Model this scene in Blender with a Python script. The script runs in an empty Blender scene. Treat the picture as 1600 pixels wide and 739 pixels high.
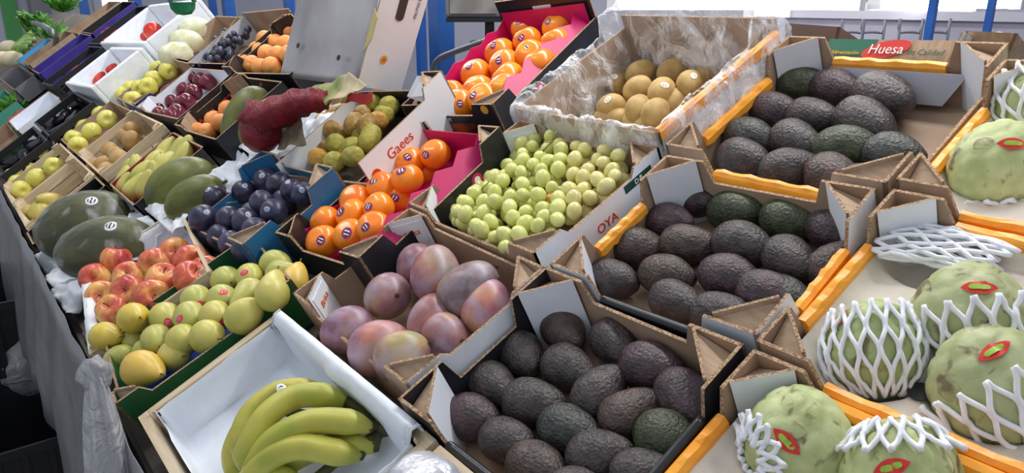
import bpy, bmesh, math, random
from mathutils import Vector, Matrix, Quaternion, noise
random.seed(7)
SC = bpy.context.scene
COL = SC.collection
PI = math.pi
R = math.radians

# ------------------------------------------------------------------ camera
CAMZ, FPX, CX, CY = 1.55, 1160.0, 800.0, 369.5
PITCH, YAW = R(17.668), R(37.966)
cd = bpy.data.cameras.new('camera'); cam = bpy.data.objects.new('camera', cd); COL.objects.link(cam)
cam.location = (0, 0, CAMZ); cam.rotation_euler = (PI/2 - PITCH, 0, -YAW)
cd.sensor_fit = 'HORIZONTAL'; cd.sensor_width = 36.0; cd.lens = 36.0*FPX/1600.0
cd.clip_start = 0.02; cd.clip_end = 100
SC.camera = cam
# ------------------------------------------------------------------ world, exposure, large lights
wd = bpy.data.worlds.new('world'); SC.world = wd; wd.use_nodes = True
bgn = wd.node_tree.nodes['Background']; bgn.inputs['Color'].default_value = (.86, .92, 1.0, 1); bgn.inputs['Strength'].default_value = .62
SC.view_settings.view_transform = 'Standard'; SC.view_settings.look = 'None'
SC.view_settings.exposure = 0.0; SC.view_settings.gamma = 1.0; SC.view_settings.use_curve_mapping = False
SC.cycles.use_denoising = True
SC.cycles.max_bounces = 8; SC.cycles.transparent_max_bounces = 16
SC.cycles.sample_clamp_indirect = 6.0

def area(name, loc, size, power, rot=(0, 0, 0), col=(1, .97, .93)):
    l = bpy.data.lights.new(name, 'AREA'); l.shape = 'RECTANGLE'; l.size, l.size_y = size; l.energy = power; l.color = col
    o = bpy.data.objects.new(name, l); COL.objects.link(o); o.location = loc; o.rotation_euler = rot
    return o
# long fluorescent battens of the hall, above and behind the stall, out of the frame
LAMPS = [((1.55, 1.2, 2.75), 2.4, 40), ((1.55, 4.2, 2.75), 2.4, 34), ((.2, 2.6, 3.0), 2.4, 20), ((1.55, 7.2, 2.75), 2.4, 34), ((3.4, 3.0, 2.9), 2.4, 34), ((3.4, 7.0, 2.9), 2.4, 34)]
for (lx, ly, lz), ll, pw in LAMPS:
    area('batten_light', (lx, ly, lz-.06), (.16, ll), pw)

# ------------------------------------------------------------------ stall frame: y along the stall, v up the slope, h off the rim plane
TH = R(26.0); CT, ST = math.cos(TH), math.sin(TH)
O0 = Vector((.152, 0, CAMZ-.66))
EV = Vector((CT, 0, ST)); EN = Vector((-ST, 0, CT)); EX = Vector((0, -1, 0))
_s, _c, _sp, _cp = math.sin(YAW), math.cos(YAW), math.sin(PITCH), math.cos(PITCH)
FW = Vector((_s*_cp, _c*_cp, -_sp)); UPV = Vector((_s*_sp, _c*_sp, _cp)); RT = Vector((_c, -_s, 0))
CAM = Vector((0, 0, CAMZ))
def ray(px, py): return (px-CX)*RT + (CY-py)*UPV + FPX*FW
def Wp(y, v, h=0.0): return O0 + Vector((0, y, 0)) + EV*v + EN*h
def PX(px, py, h=0.0):                       # pixel -> point on the stall plane at height h
    d = ray(px, py); o = O0 + EN*h
    return CAM + d*((o-CAM).dot(EN)/d.dot(EN))
def YV(p): q = p-O0; return q.y, q.dot(EV), q.dot(EN)
def AtV(px, py, v):
    d = ray(px, py); return CAM + d*((O0+EV*v-CAM).dot(EV)/d.dot(EV))
def AtY(px, py, y):
    d = ray(px, py); return CAM + d*(y/d.y)
def AtX(px, py, x):
    d = ray(px, py); return CAM + d*(x/d.x)
def AtZ(px, py, z):
    d = ray(px, py); return CAM + d*((z-CAMZ)/d.z)
def pdir(px, py, ang, h=0.0):                # in-plane direction that shows at image angle ang (deg, clockwise from right)
    a = R(ang); e = 6.0
    return (PX(px+e*math.cos(a), py+e*math.sin(a), h)-PX(px-e*math.cos(a), py-e*math.sin(a), h)).normalized()
STALLM = Matrix((EX, EV, EN)).transposed()   # local X to the near end, Y up the slope, Z off the slope
def slope(deg):                              # the trestles get steeper towards the far end
    global TH, CT, ST, EV, EN, STALLM
    TH = R(deg); CT, ST = math.cos(TH), math.sin(TH); EV = Vector((CT, 0, ST)); EN = Vector((-ST, 0, CT)); STALLM = Matrix((EX, EV, EN)).transposed()

# ------------------------------------------------------------------ materials
MATS = {}
def _new(name):
    m = bpy.data.materials.new(name); m.use_nodes = True; MATS[name] = m
    nt = m.node_tree; return m, nt, nt.nodes['Principled BSDF']
def c4(c): return (c[0], c[1], c[2], 1)
def srgb(r, g, b):
    f = lambda x: (x/255/12.92) if x/255 <= .04045 else ((x/255+.055)/1.055)**2.4
    return (f(r), f(g), f(b))
def mat(name, a, b=None, scale=8.0, rough=.5, bump=0.0, bscale=40.0, metal=0.0, coat=0.0, tint=False, stretch=(1, 1, 1), lo=.35, hi=.65, sss=0.0, alpha=1.0, detail=3.0, spec=.5, bkind='noise', bdist=.002, transm=0.0, sheen=0):
    if name in MATS: return MATS[name]
    m, nt, p = _new(name); N, Lk = nt.nodes, nt.links
    p.inputs['Roughness'].default_value = rough; p.inputs['Metallic'].default_value = metal
    p.inputs['Coat Weight'].default_value = coat; p.inputs['Coat Roughness'].default_value = .15
    p.inputs['Specular IOR Level'].default_value = spec
    p.inputs['Alpha'].default_value = alpha; p.inputs['Transmission Weight'].default_value = transm
    p.inputs['Sheen Weight'].default_value = sheen
    if sss: p.inputs['Subsurface Weight'].default_value = sss; p.inputs['Subsurface Radius'].default_value = (.02, .02, .006); p.inputs['Subsurface Scale'].default_value = .5
    tc = N.new('ShaderNodeTexCoord'); mp = N.new('ShaderNodeMapping'); mp.inputs['Scale'].default_value = stretch
    Lk.new(tc.outputs['Object'], mp.inputs['Vector'])
    oi = N.new('ShaderNodeObjectInfo')
    src = None
    if b is not None:
        ad = N.new('ShaderNodeVectorMath'); ad.operation = 'ADD'; Lk.new(mp.outputs['Vector'], ad.inputs[0])
        sc_ = N.new('ShaderNodeMath'); sc_.operation = 'MULTIPLY'; sc_.inputs[1].default_value = 17.0; Lk.new(oi.outputs['Random'], sc_.inputs[0]); Lk.new(sc_.outputs[0], ad.inputs[1])
        nz = N.new('ShaderNodeTexNoise'); nz.inputs['Scale'].default_value = scale; nz.inputs['Detail'].default_value = detail
        Lk.new(ad.outputs['Vector'], nz.inputs['Vector'])
        rp = N.new('ShaderNodeValToRGB'); rp.color_ramp.elements[0].position = lo; rp.color_ramp.elements[1].position = hi
        rp.color_ramp.elements[0].color = c4(a); rp.color_ramp.elements[1].color = c4(b)
        Lk.new(nz.outputs['Fac'], rp.inputs['Fac']); src = rp.outputs['Color']
    if tint:
        mx = N.new('ShaderNodeMix'); mx.data_type = 'RGBA'; mx.blend_type = 'MULTIPLY'; mx.inputs['Factor'].default_value = 1
        if src: Lk.new(src, mx.inputs['A'])
        else: mx.inputs['A'].default_value = c4(a)
        Lk.new(oi.outputs['Color'], mx.inputs['B']); src = mx.outputs['Result']
    if src: Lk.new(src, p.inputs['Base Color'])
    else: p.inputs['Base Color'].default_value = c4(a)
    if bump:
        if bkind == 'noise':
            bn = N.new('ShaderNodeTexNoise'); bn.inputs['Scale'].default_value = bscale; bn.inputs['Detail'].default_value = 3; out = bn.outputs['Fac']
        else:
            bn = N.new('ShaderNodeTexVoronoi'); bn.inputs['Scale'].default_value = bscale; out = bn.outputs['Distance']
        Lk.new(mp.outputs['Vector'], bn.inputs['Vector'])
        bp = N.new('ShaderNodeBump'); bp.inputs['Strength'].default_value = bump; bp.inputs['Distance'].default_value = bdist
        Lk.new(out, bp.inputs['Height']); Lk.new(bp.outputs['Normal'], p.inputs['Normal'])
    return m
def mat_emit(name, col, strength):
    m, nt, p = _new(name); p.inputs['Base Color'].default_value = c4(col); p.inputs['Emission Color'].default_value = c4(col); p.inputs['Emission Strength'].default_value = strength
    return m
def mat_film(name, base=.03, col=(.95, .96, 1.0), rough=.08, wr=1.0, bscale=26, gain=.30, lo=.52, hi=.70, fres=.35):
    """thin clear plastic: mostly see-through, shiny, with highlights painted as pale noise patches"""
    m, nt, p = _new(name); N, Lk = nt.nodes, nt.links
    N.remove(p); out = N['Material Output']
    tr = N.new('ShaderNodeBsdfTransparent'); gl = N.new('ShaderNodeBsdfPrincipled')
    gl.inputs['Base Color'].default_value = c4(col); gl.inputs['Roughness'].default_value = rough; gl.inputs['Specular IOR Level'].default_value = .9
    tc = N.new('ShaderNodeTexCoord'); nz = N.new('ShaderNodeTexNoise'); nz.inputs['Scale'].default_value = bscale; nz.inputs['Detail'].default_value = 4; nz.inputs['Distortion'].default_value = 1.2
    Lk.new(tc.outputs['Object'], nz.inputs['Vector'])
    bp = N.new('ShaderNodeBump'); bp.inputs['Strength'].default_value = wr; bp.inputs['Distance'].default_value = .02
    Lk.new(nz.outputs['Fac'], bp.inputs['Height']); Lk.new(bp.outputs['Normal'], gl.inputs['Normal'])
    rp = N.new('ShaderNodeValToRGB'); rp.color_ramp.elements[0].position = lo; rp.color_ramp.elements[1].position = hi
    rp.color_ramp.elements[0].color = (base, base, base, 1); rp.color_ramp.elements[1].color = (base+gain,)*3+(1,)  # pale end of the ramp paints highlights into the film
    n2 = N.new('ShaderNodeTexNoise'); n2.inputs['Scale'].default_value = bscale*.6; n2.inputs['Detail'].default_value = 5; n2.inputs['Distortion'].default_value = 2.0
    Lk.new(tc.outputs['Object'], n2.inputs['Vector']); Lk.new(n2.outputs['Fac'], rp.inputs['Fac'])
    lw = N.new('ShaderNodeLayerWeight'); lw.inputs['Blend'].default_value = .25; Lk.new(bp.outputs['Normal'], lw.inputs['Normal'])
    ad = N.new('ShaderNodeMath'); ad.operation = 'MULTIPLY_ADD'; ad.inputs[1].default_value = fres; Lk.new(lw.outputs['Fresnel'], ad.inputs[0]); Lk.new(rp.outputs['Color'], ad.inputs[2]); ad.use_clamp = True
    mx = N.new('ShaderNodeMixShader'); Lk.new(ad.outputs[0], mx.inputs['Fac']); Lk.new(tr.outputs[0], mx.inputs[1]); Lk.new(gl.outputs[0], mx.inputs[2])
    Lk.new(mx.outputs[0], out.inputs['Surface'])
    return m

# ------------------------------------------------------------------ mesh helpers
class MB:
    def __init__(s): s.v, s.f, s.m = [], [], []
    def add(s, vs, fs, mi=0):
        o = len(s.v); s.v += [tuple(v) for v in vs]; s.f += [tuple(i+o for i in f) for f in fs]
        s.m += (list(mi) if isinstance(mi, (list, tuple)) else [mi]*len(fs)); return s
    def box(s, x0, x1, y0, y1, z0, z1, mi=0):
        vs = [(x0,y0,z0),(x1,y0,z0),(x1,y1,z0),(x0,y1,z0),(x0,y0,z1),(x1,y0,z1),(x1,y1,z1),(x0,y1,z1)]
        return s.add(vs, [(0,3,2,1),(4,5,6,7),(0,1,5,4),(1,2,6,5),(2,3,7,6),(3,0,4,7)], mi)
    def hexa(s, p, mi=0):   # 8 points: bottom ring, top ring
        return s.add(p, [(0,3,2,1),(4,5,6,7),(0,1,5,4),(1,2,6,5),(2,3,7,6),(3,0,4,7)], mi)
    def prism(s, pts, off, mf=0, mb=0, me=0):
        """pts: 3D outline (planar), off: thickness vector; front face keeps pts"""
        n = len(pts); P = [Vector(p) for p in pts]; off = Vector(off)
        fs = [tuple(range(n)), tuple(range(2*n-1, n-1, -1))]+[(i, i+n, (i+1) % n+n, (i+1) % n) for i in range(n)]
        return s.add(P+[p+off for p in P], fs, [mf, mb]+[me]*n)
    def tube(s, pts, rad, n=8, mi=0, cap=True, shape=None):
        P = [Vector(p) for p in pts]; k = len(P); rr = rad if isinstance(rad, (list, tuple)) else [rad]*k
        vs, fs = [], []; t0 = (P[1]-P[0]).normalized(); up = Vector((0, 0, 1)) if abs(t0.z) < .9 else Vector((1, 0, 0))
        a = t0.cross(up).normalized()
        for i in range(k):
            t = (P[min(i+1, k-1)]-P[max(i-1, 0)]).normalized(); a = (a-t*a.dot(t)).normalized(); b = t.cross(a)
            for j in range(n):
                w = 2*PI*j/n; q = rr[i]*(shape(w) if shape else 1); vs.append(P[i]+a*(math.cos(w)*q)+b*(math.sin(w)*q))
        for i in range(k-1):
            for j in range(n): fs.append((i*n+j, i*n+(j+1) % n, (i+1)*n+(j+1) % n, (i+1)*n+j))
        if cap: fs.append(tuple(range(n-1, -1, -1))); fs.append(tuple((k-1)*n+j for j in range(n)))
        return s.add(vs, fs, mi)
    def lathe(s, prof, n=20, mi=0, fn=None):
        """prof: (r,z) from bottom to top, r=0 ends allowed"""
        vs, fs, rings = [], [], []
        for r, z in prof:
            if r < 1e-6: rings.append([len(vs)]); vs.append((0, 0, z))
            else:
                rings.append(list(range(len(vs), len(vs)+n)))
                for j in range(n):
                    w = 2*PI*j/n; q = Vector((r*math.cos(w), r*math.sin(w), z)); vs.append(fn(q) if fn else q)
        for A, B in zip(rings, rings[1:]):
            for j in range(n):
                k = (j+1) % n
                if len(A) == 1 and len(B) == 1: continue
                if len(A) == 1: fs.append((A[0], B[k], B[j]))
                elif len(B) == 1: fs.append((A[j], A[k], B[0]))
                else: fs.append((A[j], A[k], B[k], B[j]))
        return s.add(vs, fs, mi)
    def grid(s, nx, ny, fn, mi=0, closed=False):
        vs = [fn(i/nx, j/ny) for j in range(ny+1) for i in range(nx+1)]
        fs = [(j*(nx+1)+i, j*(nx+1)+i+1, (j+1)*(nx+1)+i+1, (j+1)*(nx+1)+i) for j in range(ny) for i in range(nx)]
        return s.add(vs, fs, mi)
    def mesh(s, name, mats, smooth=False):
        me = bpy.data.meshes.new(name); me.from_pydata([tuple(v) for v in s.v], [], s.f)
        for m in (mats if isinstance(mats, (list, tuple)) else [mats]): me.materials.append(m)
        me.polygons.foreach_set('material_index', s.m)
        if smooth: me.polygons.foreach_set('use_smooth', [True]*len(me.polygons))
        me.update(); return me
    def build(s, name, mats, parent=None, smooth=False, M=None):
        return link(name, s.mesh(name, mats, smooth), parent, M)
def link(name, me, parent=None, M=None):
    o = bpy.data.objects.new(name, me); COL.objects.link(o)
    if parent: o.parent = parent
    if M is not None: o.matrix_basis = M
    return o
def tag(o, label=None, cat=None, group=None, kind=None):
    if label: o['label'] = label
    if cat: o['category'] = cat
    if group: o['group'] = group
    if kind: o['kind'] = kind
    return o
def empty(name, M, label, cat, group=None):
    o = bpy.data.objects.new(name, None); COL.objects.link(o); o.empty_display_size = .05; o.matrix_basis = M
    return tag(o, label, cat, group)
def frame(loc, rot3): return Matrix.Translation(loc) @ rot3.to_4x4()
def slope_frame(y, v, h, yaw=0.0, lean=0.0):
    return frame(Wp(y, v, h), STALLM @ Matrix.Rotation(yaw, 3, 'Z') @ Matrix.Rotation(lean, 3, 'X'))
def nz3(p, s=1.0, seed=0.0): return noise.noise(Vector((p[0]*s+seed, p[1]*s-seed*.7, p[2]*s+seed*1.3)))
_txt = {}
def text_mesh(body, size, m, depth=.0004, shear=0.0):
    cu = bpy.data.curves.new('lettering', 'FONT'); cu.body = body; cu.size = size; cu.extrude = depth; cu.shear = shear
    cu.align_x = 'CENTER'; cu.align_y = 'CENTER'; cu.resolution_u = 3
    o = bpy.data.objects.new('lettering', cu); COL.objects.link(o)
    dg = bpy.context.evaluated_depsgraph_get(); me = bpy.data.meshes.new_from_object(o.evaluated_get(dg))
    bpy.data.objects.remove(o); bpy.data.curves.remove(cu)
    me.materials.clear(); me.materials.append(m); return me
def lettering(body, size, m, parent, loc, xdir, ydir, shear=0.0):
    x = Vector(xdir).normalized(); y = Vector(ydir); y = (y-x*y.dot(x)).normalized(); z = x.cross(y)
    M = frame(Vector(loc), Matrix((x, y, z)).transposed())
    return link('lettering', text_mesh(body, size, m, shear=shear), parent, M)
ORD = ['', 'first', 'second', 'third', 'fourth', 'fifth', 'sixth', 'seventh', 'eighth', 'ninth', 'tenth', 'eleventh', 'twelfth']
# ------------------------------------------------------------------ shared materials
KR = mat('kraft', srgb(182,157,133), srgb(164,138,114), scale=30, rough=.8, bump=.15, bscale=160, stretch=(1,4,1))
KRD = mat('kraft_inside', srgb(173,148,126), srgb(155,129,107), scale=12, rough=.8, bump=.1, bscale=90)
EDGE = mat('cut_edge', srgb(196,166,134), srgb(120,90,66), scale=300, rough=.9, bump=.6, bscale=400)
WHITEB = mat('white_board', srgb(234,238,246), srgb(222,227,237), scale=10, rough=.5)
GREYB = mat('grey_board', srgb(196,200,212), srgb(180,184,198), scale=8, rough=.35)
BLACKB = mat('black_board', srgb(36,37,44), srgb(28,28,34), scale=20, rough=.35)
ORANGE = mat('orange_trim', srgb(254,176,58), srgb(248,156,42), scale=35, rough=.35, bump=.3, bscale=60)
BLACKT = mat('black_trim', srgb(26,27,32), rough=.3)
MAGENTA = mat('magenta_liner', srgb(200,18,100), srgb(186,14,90), scale=12, rough=.45)
GREENB = mat('green_board', srgb(30,92,50), srgb(24,78,42), scale=12, rough=.35)
BLUEB = mat('blue_board', srgb(44,112,160), srgb(38,98,146), scale=12, rough=.4)
NAVYB = mat('navy_board', srgb(40,56,110), srgb(32,44,92), scale=12, rough=.4)
BLUEL = mat('blue_liner', srgb(24,70,190), rough=.35)
PURPLEB = mat('violet_board', srgb(62,48,150), srgb(50,38,130), scale=10, rough=.45)
WOOD = mat('pale_wood', srgb(214,196,168), srgb(190,168,138), scale=6, rough=.7, stretch=(1,14,14), bump=.15, bscale=40)
WOODX = mat('pale_wood_cross', srgb(206,188,160), srgb(182,160,130), scale=6, rough=.7, stretch=(14,1,14), bump=.15, bscale=40)
PAPER = mat('white_paper', srgb(228,232,240), srgb(216,222,232), scale=10, rough=.75, bump=.35, bscale=22, bdist=.01)
STYRO = mat('styrofoam', srgb(236,240,246), srgb(226,230,238), scale=40, rough=.6, bump=.1, bscale=250)
FOAM = mat('foam_net', srgb(238,240,246), rough=.6, sss=.1)
PULP = mat('moulded_pulp', srgb(226,218,206), srgb(214,204,192), scale=25, rough=.9, bump=.25, bscale=220)
STEEL = mat('grey_steel', srgb(140,142,148), rough=.35, metal=.7)
SHINY = mat('silver_board', srgb(190,188,190), srgb(160,156,160), scale=5, rough=.32, metal=.45, bump=.2, bscale=5, bdist=.01)
BLUEP = mat('blue_paint', srgb(36,92,170), srgb(30,80,155), scale=8, rough=.35)
BLKP = mat('black_plastic', srgb(24,26,32), rough=.4)
GREYP = mat('grey_plastic', srgb(120,120,126), rough=.35)
RED = mat('red_print', srgb(206,50,40), rough=.5)
ORPRINT = mat('orange_print', srgb(226,98,50), rough=.5)
GOLDP = mat('gold_print', srgb(226,170,60), rough=.5)
GREENPR = mat('green_print', srgb(30,100,76), rough=.5)
DGREENP = mat('dark_green_print', srgb(26,66,60), rough=.5)
WHITEP = mat('white_print', srgb(232,234,238), rough=.5)
GREYPR = mat('grey_print', srgb(96,104,120), rough=.6)
SHADEBLK = mat('shade_black', srgb(24,24,28), rough=.5)  # black that paints the shade inside holes
SKIRT = mat('skirt_plastic', srgb(124,124,130), srgb(106,106,112), scale=5, rough=.32, bump=.3, bscale=9, bdist=.02)
FILM = mat_film('clear_film', base=.05, gain=.6, bscale=13, lo=.46, hi=.68)
FILM2 = mat_film('clear_wrap', base=.02, bscale=10, gain=.3, lo=.56, hi=.68, fres=.35)
BAG = mat_film('grey_bag', base=.42, col=(.50, .51, .55), rough=.25, bscale=14, gain=.3)

# ------------------------------------------------------------------ the hall
FLOORM = mat('floor_concrete', srgb(120,116,116), srgb(96,92,92), scale=3, rough=.6, bump=.1, bscale=60)
WALLM = mat('wall_paint', srgb(196,196,212), srgb(184,184,200), scale=1.2, rough=.7)
def structure(o): o['kind'] = 'structure'; return o
structure(MB().box(-4, 7, -3, 14, -.1, 0).build('floor', FLOORM))
structure(MB().box(6.0, 6.2, -3, 14, 0, 4.2).build('wall_right', WALLM))
wf = structure(MB().box(-4, 6.0, 13.0, 13.2, 0, 4.2).build('wall_back', WALLM))
# batten housings
TUBE = mat_emit('lit_tube', (1, .98, .95), 9.0)
for k, ((lx, ly, lz), ll, pw) in enumerate(LAMPS):
    e = empty('ceiling_batten', Matrix.Translation((lx, ly, lz)), ['white hanging lamp batten over the avocado boxes', 'white hanging lamp batten over the apricot crates', 'white lamp batten over the aisle before the stall', 'white hanging lamp batten over the leafy greens', 'white lamp batten behind the stall, nearer one', 'white lamp batten behind the stall, farther one'][k], 'lamp', 'hall lamps')
    MB().box(-.09, .09, -ll/2-.05, ll/2+.05, 0, .07).build('housing', WHITEB, e)
    for s in (-.9, .9): MB().tube([(0, s, .07), (0, s, 4.2-lz)], .006, 6).build('cable', STEEL, e)

# ------------------------------------------------------------------ the stall: sloping deck, legs, blue posts
DH = -.106
st = empty('market_stall', Matrix.Translation((.2, 4.0, 0)), 'long sloping market stall with blue posts carrying all the fruit crates', 'stall')
DECK = mat('deck_board', srgb(120,112,104), srgb(98,92,86), scale=5, rough=.8)
def stl(p): return Vector(p)-Vector((.2, 4.0, 0))
for sl_, ya, yb, vt in ((26, -.7, 1.22, 1.36), (28, 1.22, 1.46, 1.33), (30, 1.46, 1.92, .93), (32, 1.92, 2.10, .88), (34.5, 2.10, 8.6, 1.12)):
    slope(sl_); a, b, c, d = Wp(ya, -.02, DH), Wp(yb, -.02, DH), Wp(yb, vt, DH), Wp(ya, vt, DH)
    MB().hexa([stl(p-EN*.02) for p in (a, b, c, d)]+[stl(p) for p in (a, b, c, d)]).build('deck_board', DECK, st)
slope(26)
fx = Wp(0, -.02, DH).x; fz = Wp(0, -.02, DH).z
MB().box(fx-.2, fx-.2+.03, -4.7, 5.0, fz-.14, fz-.02).build('front_board', DECK, st)
for yy in (-.5, 1.6, 3.7, 5.8, 8.0):
    MB().box(fx-.2+.005, fx-.2+.045, yy-4, yy-3.96, 0, fz-.03).build('leg', BLUEP, st)
    q = Wp(yy, 1.4, DH); MB().box(q.x-.2, q.x-.16, yy-4, yy-3.96, 0, q.z-.03).build('leg', BLUEP, st)
def post(px0, px1, py, v, top):
    q = AtV((px0+px1)/2, py, v); w = (px1-px0)/FPX*(q-CAM).length/2
    MB().box(q.x-.2-w, q.x-.2+w, q.y-4-w, q.y-4+w, 0, top).build('post', BLUEP, st)
for a in ((676,704,60,1.62,2.6), (652,664,60,1.8,2.6), (128,138,20,1.5,2.4), (205,219,10,1.5,2.4), (328,337,10,1.5,2.4), (350,364,10,1.5,2.4), (446,458,10,1.5,2.4), (1448,1457,45,2.6,1.62), (1540,1548,38,2.6,1.62)):
    post(*a)
# skirt of grey plastic hanging from the front edge
sk = MB(); ys = [(.3+.05*i) for i in range(90)]
def skf(i, j):
    y = .2+6.0*i; t = j; w = .012*math.sin(y*19+1.5*math.sin(y*5))*t+.006*nz3((y*9, t*3, 0))
    return (.150-.045*min(1, t*1.5)+w*1.0, y, .872-.47*t+.008*nz3((y*2.5, 3, 1)))
sk.grid(150, 8, skf)
skirt = tag(sk.build('plastic_skirt', SKIRT, smooth=True), 'grey plastic sheet hanging along the front edge of the stall', 'plastic sheet')
m_ = skirt.modifiers.new('thick', 'SOLIDIFY'); m_.thickness = .0012

# ------------------------------------------------------------------ cartons and wooden crates
def plate(mb, A, B, z0, z1, t, mf, mb_, me):
    """vertical plate from A to B (local XY), thickness t to the left of A->B"""
    A, B = Vector((A[0], A[1], 0)), Vector((B[0], B[1], 0)); n = Vector((-(B-A).y, (B-A).x, 0)).normalized()*t
    z0v, z1v = Vector((0, 0, z0)), Vector((0, 0, z1))
    return mb.prism([A+z0v, B+z0v, B+z1v, A+z1v], n, mf, mb_, me)
def carton(label, y0, y1, v0, v1, name='fruit_carton', h0=-.10, hm=.078, ht=.112, e=.05, outer=KR, inner=KRD, trim=None, towers=True, panel=WHITEB, yaw=0.0, group='fruit cartons on the stall', cat='box', basem=None, hms=None, tlist=None, wallm=None):
    trim = trim or {}; hms = hms or {}; wallm = wallm or {}
    L, W = y1-y0, v1-v0; t = .005
    root = empty(name, slope_frame((y0+y1)/2, (v0+v1)/2, h0, yaw), label, cat, group)
    MB().box(-L/2, L/2, -W/2, W/2, 0, .004).build('base', basem or inner, root)
    tl = tlist if tlist is not None else (['FL','FR','BL','BR'] if towers else [])
    for side in 'FBLR':
        ln = L if side in 'FB' else W; m = hms.get(side, hm)
        ends = {'F': ('FL','FR'), 'B': ('BL','BR'), 'L': ('FL','BL'), 'R': ('FR','BR')}[side]
        ee = e*1.3
        pts = [(0, 0), (ln, 0)]
        pts += [(ln, ht), (ln-ee, ht), (ln-ee-.012, m)] if ends[1] in tl else [(ln, m)]
        pts += [(ee+.012, m), (ee, ht), (0, ht)] if ends[0] in tl else [(0, m)]
        f = {'F': lambda s, z: (s-L/2, -W/2, z), 'B': lambda s, z: (s-L/2, W/2, z), 'L': lambda s, z: (-L/2, s-W/2, z), 'R': lambda s, z: (L/2, s-W/2, z)}[side]
        off = {'F': (0, t, 0), 'B': (0, -t, 0), 'L': (t, 0, 0), 'R': (-t, 0, 0)}[side]
        wo, wi = wallm.get(side, (outer, inner))
        w = MB().prism([f(s, z+.0) for s, z in pts], off, 0, 1, 2).build('wall', [wo, wi, EDGE], root)
        if side in trim:
            mb = MB(); s0, s1 = (ee+.014 if ends[0] in tl else .004), (ln-ee-.014 if ends[1] in tl else ln-.004); n = 12
            sg = 1 if side in 'FL' else -1
            for i in range(n+1):
                s = s0+(s1-s0)*i/n; j = (.0018*math.sin(i*2.1+y0*40)+random.uniform(-.001, .001)) if trim[side] is ORANGE else 0
                tk = 1.0 if trim[side] is ORANGE else .75; ring = [(-.003, m-.019*tk+j), (-.004, m+.001), (.001, m+.006*tk+j*.6), (.009*tk, m+.005*tk+j), (.013*tk, m-.002), (.012*tk, m-.015*tk-j)]
                for o_, z_ in ring:
                    p = f(s, z_)
                    mb.v.append(tuple(Vector(p)+Vector(off).normalized()*o_))
                if i:
                    b0 = (i-1)*6
                    for k in range(6):
                        q = (b0+k, b0+(k+1) % 6, b0+6+(k+1) % 6, b0+6+k); mb.f.append(q); mb.m.append(0)
            mb.f += [tuple(range(6)), tuple(n*6+k for k in range(6))]; mb.m += [0, 0]
            mb.build('edge_trim', trim[side], root, trim[side] is BLACKT)
    for c in tl:
        sx = -1 if c[1] == 'L' else 1; sy = -1 if c[0] == 'F' else 1
        cx, cy = sx*(L/2-t), sy*(W/2-t)
        A, B = (cx-sx*e, cy-sy*.001), (cx-sx*.001, cy-sy*e)
        if sx*sy < 0: A, B = B, A
        # inward face shows the printed white liner
        cp = MB(); plate(cp, A, B, .004, ht+.004, -.004, 1, 0, 2)
        cp.build('corner_panel', [panel, KR, EDGE], root)
        # folded flap closing the top of the corner post
        mid = (cx-sx*.002, cy-sy*.002)
        fl = MB().prism([(A[0], A[1], ht-.004), (B[0], B[1], ht-.004), (mid[0], mid[1], ht-.022)], (0, 0, -.004), 0, 0, 1)
        fl.build('corner_flap', [KR, EDGE], root)
    return root, L, W
def wood_crate(label, y0, y1, v0, v1, h0=-.10, hs=.095, rows=2, yaw=0.0, group='wooden crates on the stall', th=.007, post=.028):
    L, W = y1-y0, v1-v0
    root = empty('wooden_crate', slope_frame((y0+y1)/2, (v0+v1)/2, h0, yaw), label, 'crate', group)
    nb = 4
    for i in range(nb):
        yy = -W/2+W*(i+.5)/nb; MB().box(-L/2, L/2, yy-W/nb*.46, yy+W/nb*.46, 0, .005).build('base_slat', WOOD, root)
    sh = (hs-.008)/rows
    for r in range(rows):
        z0 = .008+r*sh+(.006 if r else 0); z1 = .008+(r+1)*sh
        for s in (-1, 1):
            MB().box(-L/2, L/2, min(s*W/2, s*(W/2-th)), max(s*W/2, s*(W/2-th)), z0, z1).build('slat', WOOD, root)
            MB().box(min(s*(L/2), s*(L/2-th)), max(s*(L/2), s*(L/2-th)), -W/2+th+.0005, W/2-th-.0005, z0, z1).build('slat', WOODX, root)
    for sx in (-1, 1):
        for sy in (-1, 1):
            cx, cy = sx*(L/2-th-.0005), sy*(W/2-th-.0005)
            pts = [(cx, cy, .005), (cx-sx*post, cy, .005), (cx, cy-sy*post, .005)]
            if sx*sy < 0: pts = pts[::-1]
            MB().prism(pts, (0, 0, hs+.004)).build('corner_post', WOOD, root)
    return root, L, W

# cartons of the three columns nearest the camera
TR = {'F': ORANGE, 'B': ORANGE, 'L': ORANGE, 'R': ORANGE}
boxE, _, _ = carton('lower avocado box, black outside with black edges', .448, .795, .312, .606, yaw=R(1), outer=BLACKB, inner=KRD, trim={'F': BLACKT, 'R': BLACKT}, ht=.115, e=.06, wallm={'L': (BLACKB, BLACKB)}, hms={'L': .07})
boxF, FL_, FW_ = carton('middle avocado box with orange side edges and black front edge', .452, .80, .616, .915, yaw=R(3), outer=WHITEB, trim={'F': BLACKT, 'L': ORANGE, 'R': ORANGE}, ht=.118, e=.058)
boxG, GL_, GW_ = carton('top avocado box with orange edges, half empty', .455, .83, .93, 1.315, yaw=R(1), e=.058, outer=KR, trim={'F': ORANGE, 'B': ORANGE, 'L': ORANGE}, ht=.122, hms={'B': .078})
boxH, HL_, HW_ = carton('lowest cherimoya box at the right edge, orange edges', .03, .437, .318, .608, trim={'L': ORANGE, 'B': ORANGE, 'R': ORANGE}, ht=.115)
boxI, IL_, IW_ = carton('middle cherimoya box with orange edges and pulp tray', .03, .44, .617, .93, trim={'F': ORANGE, 'L': ORANGE, 'R': ORANGE, 'B': ORANGE}, ht=.118)
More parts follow.
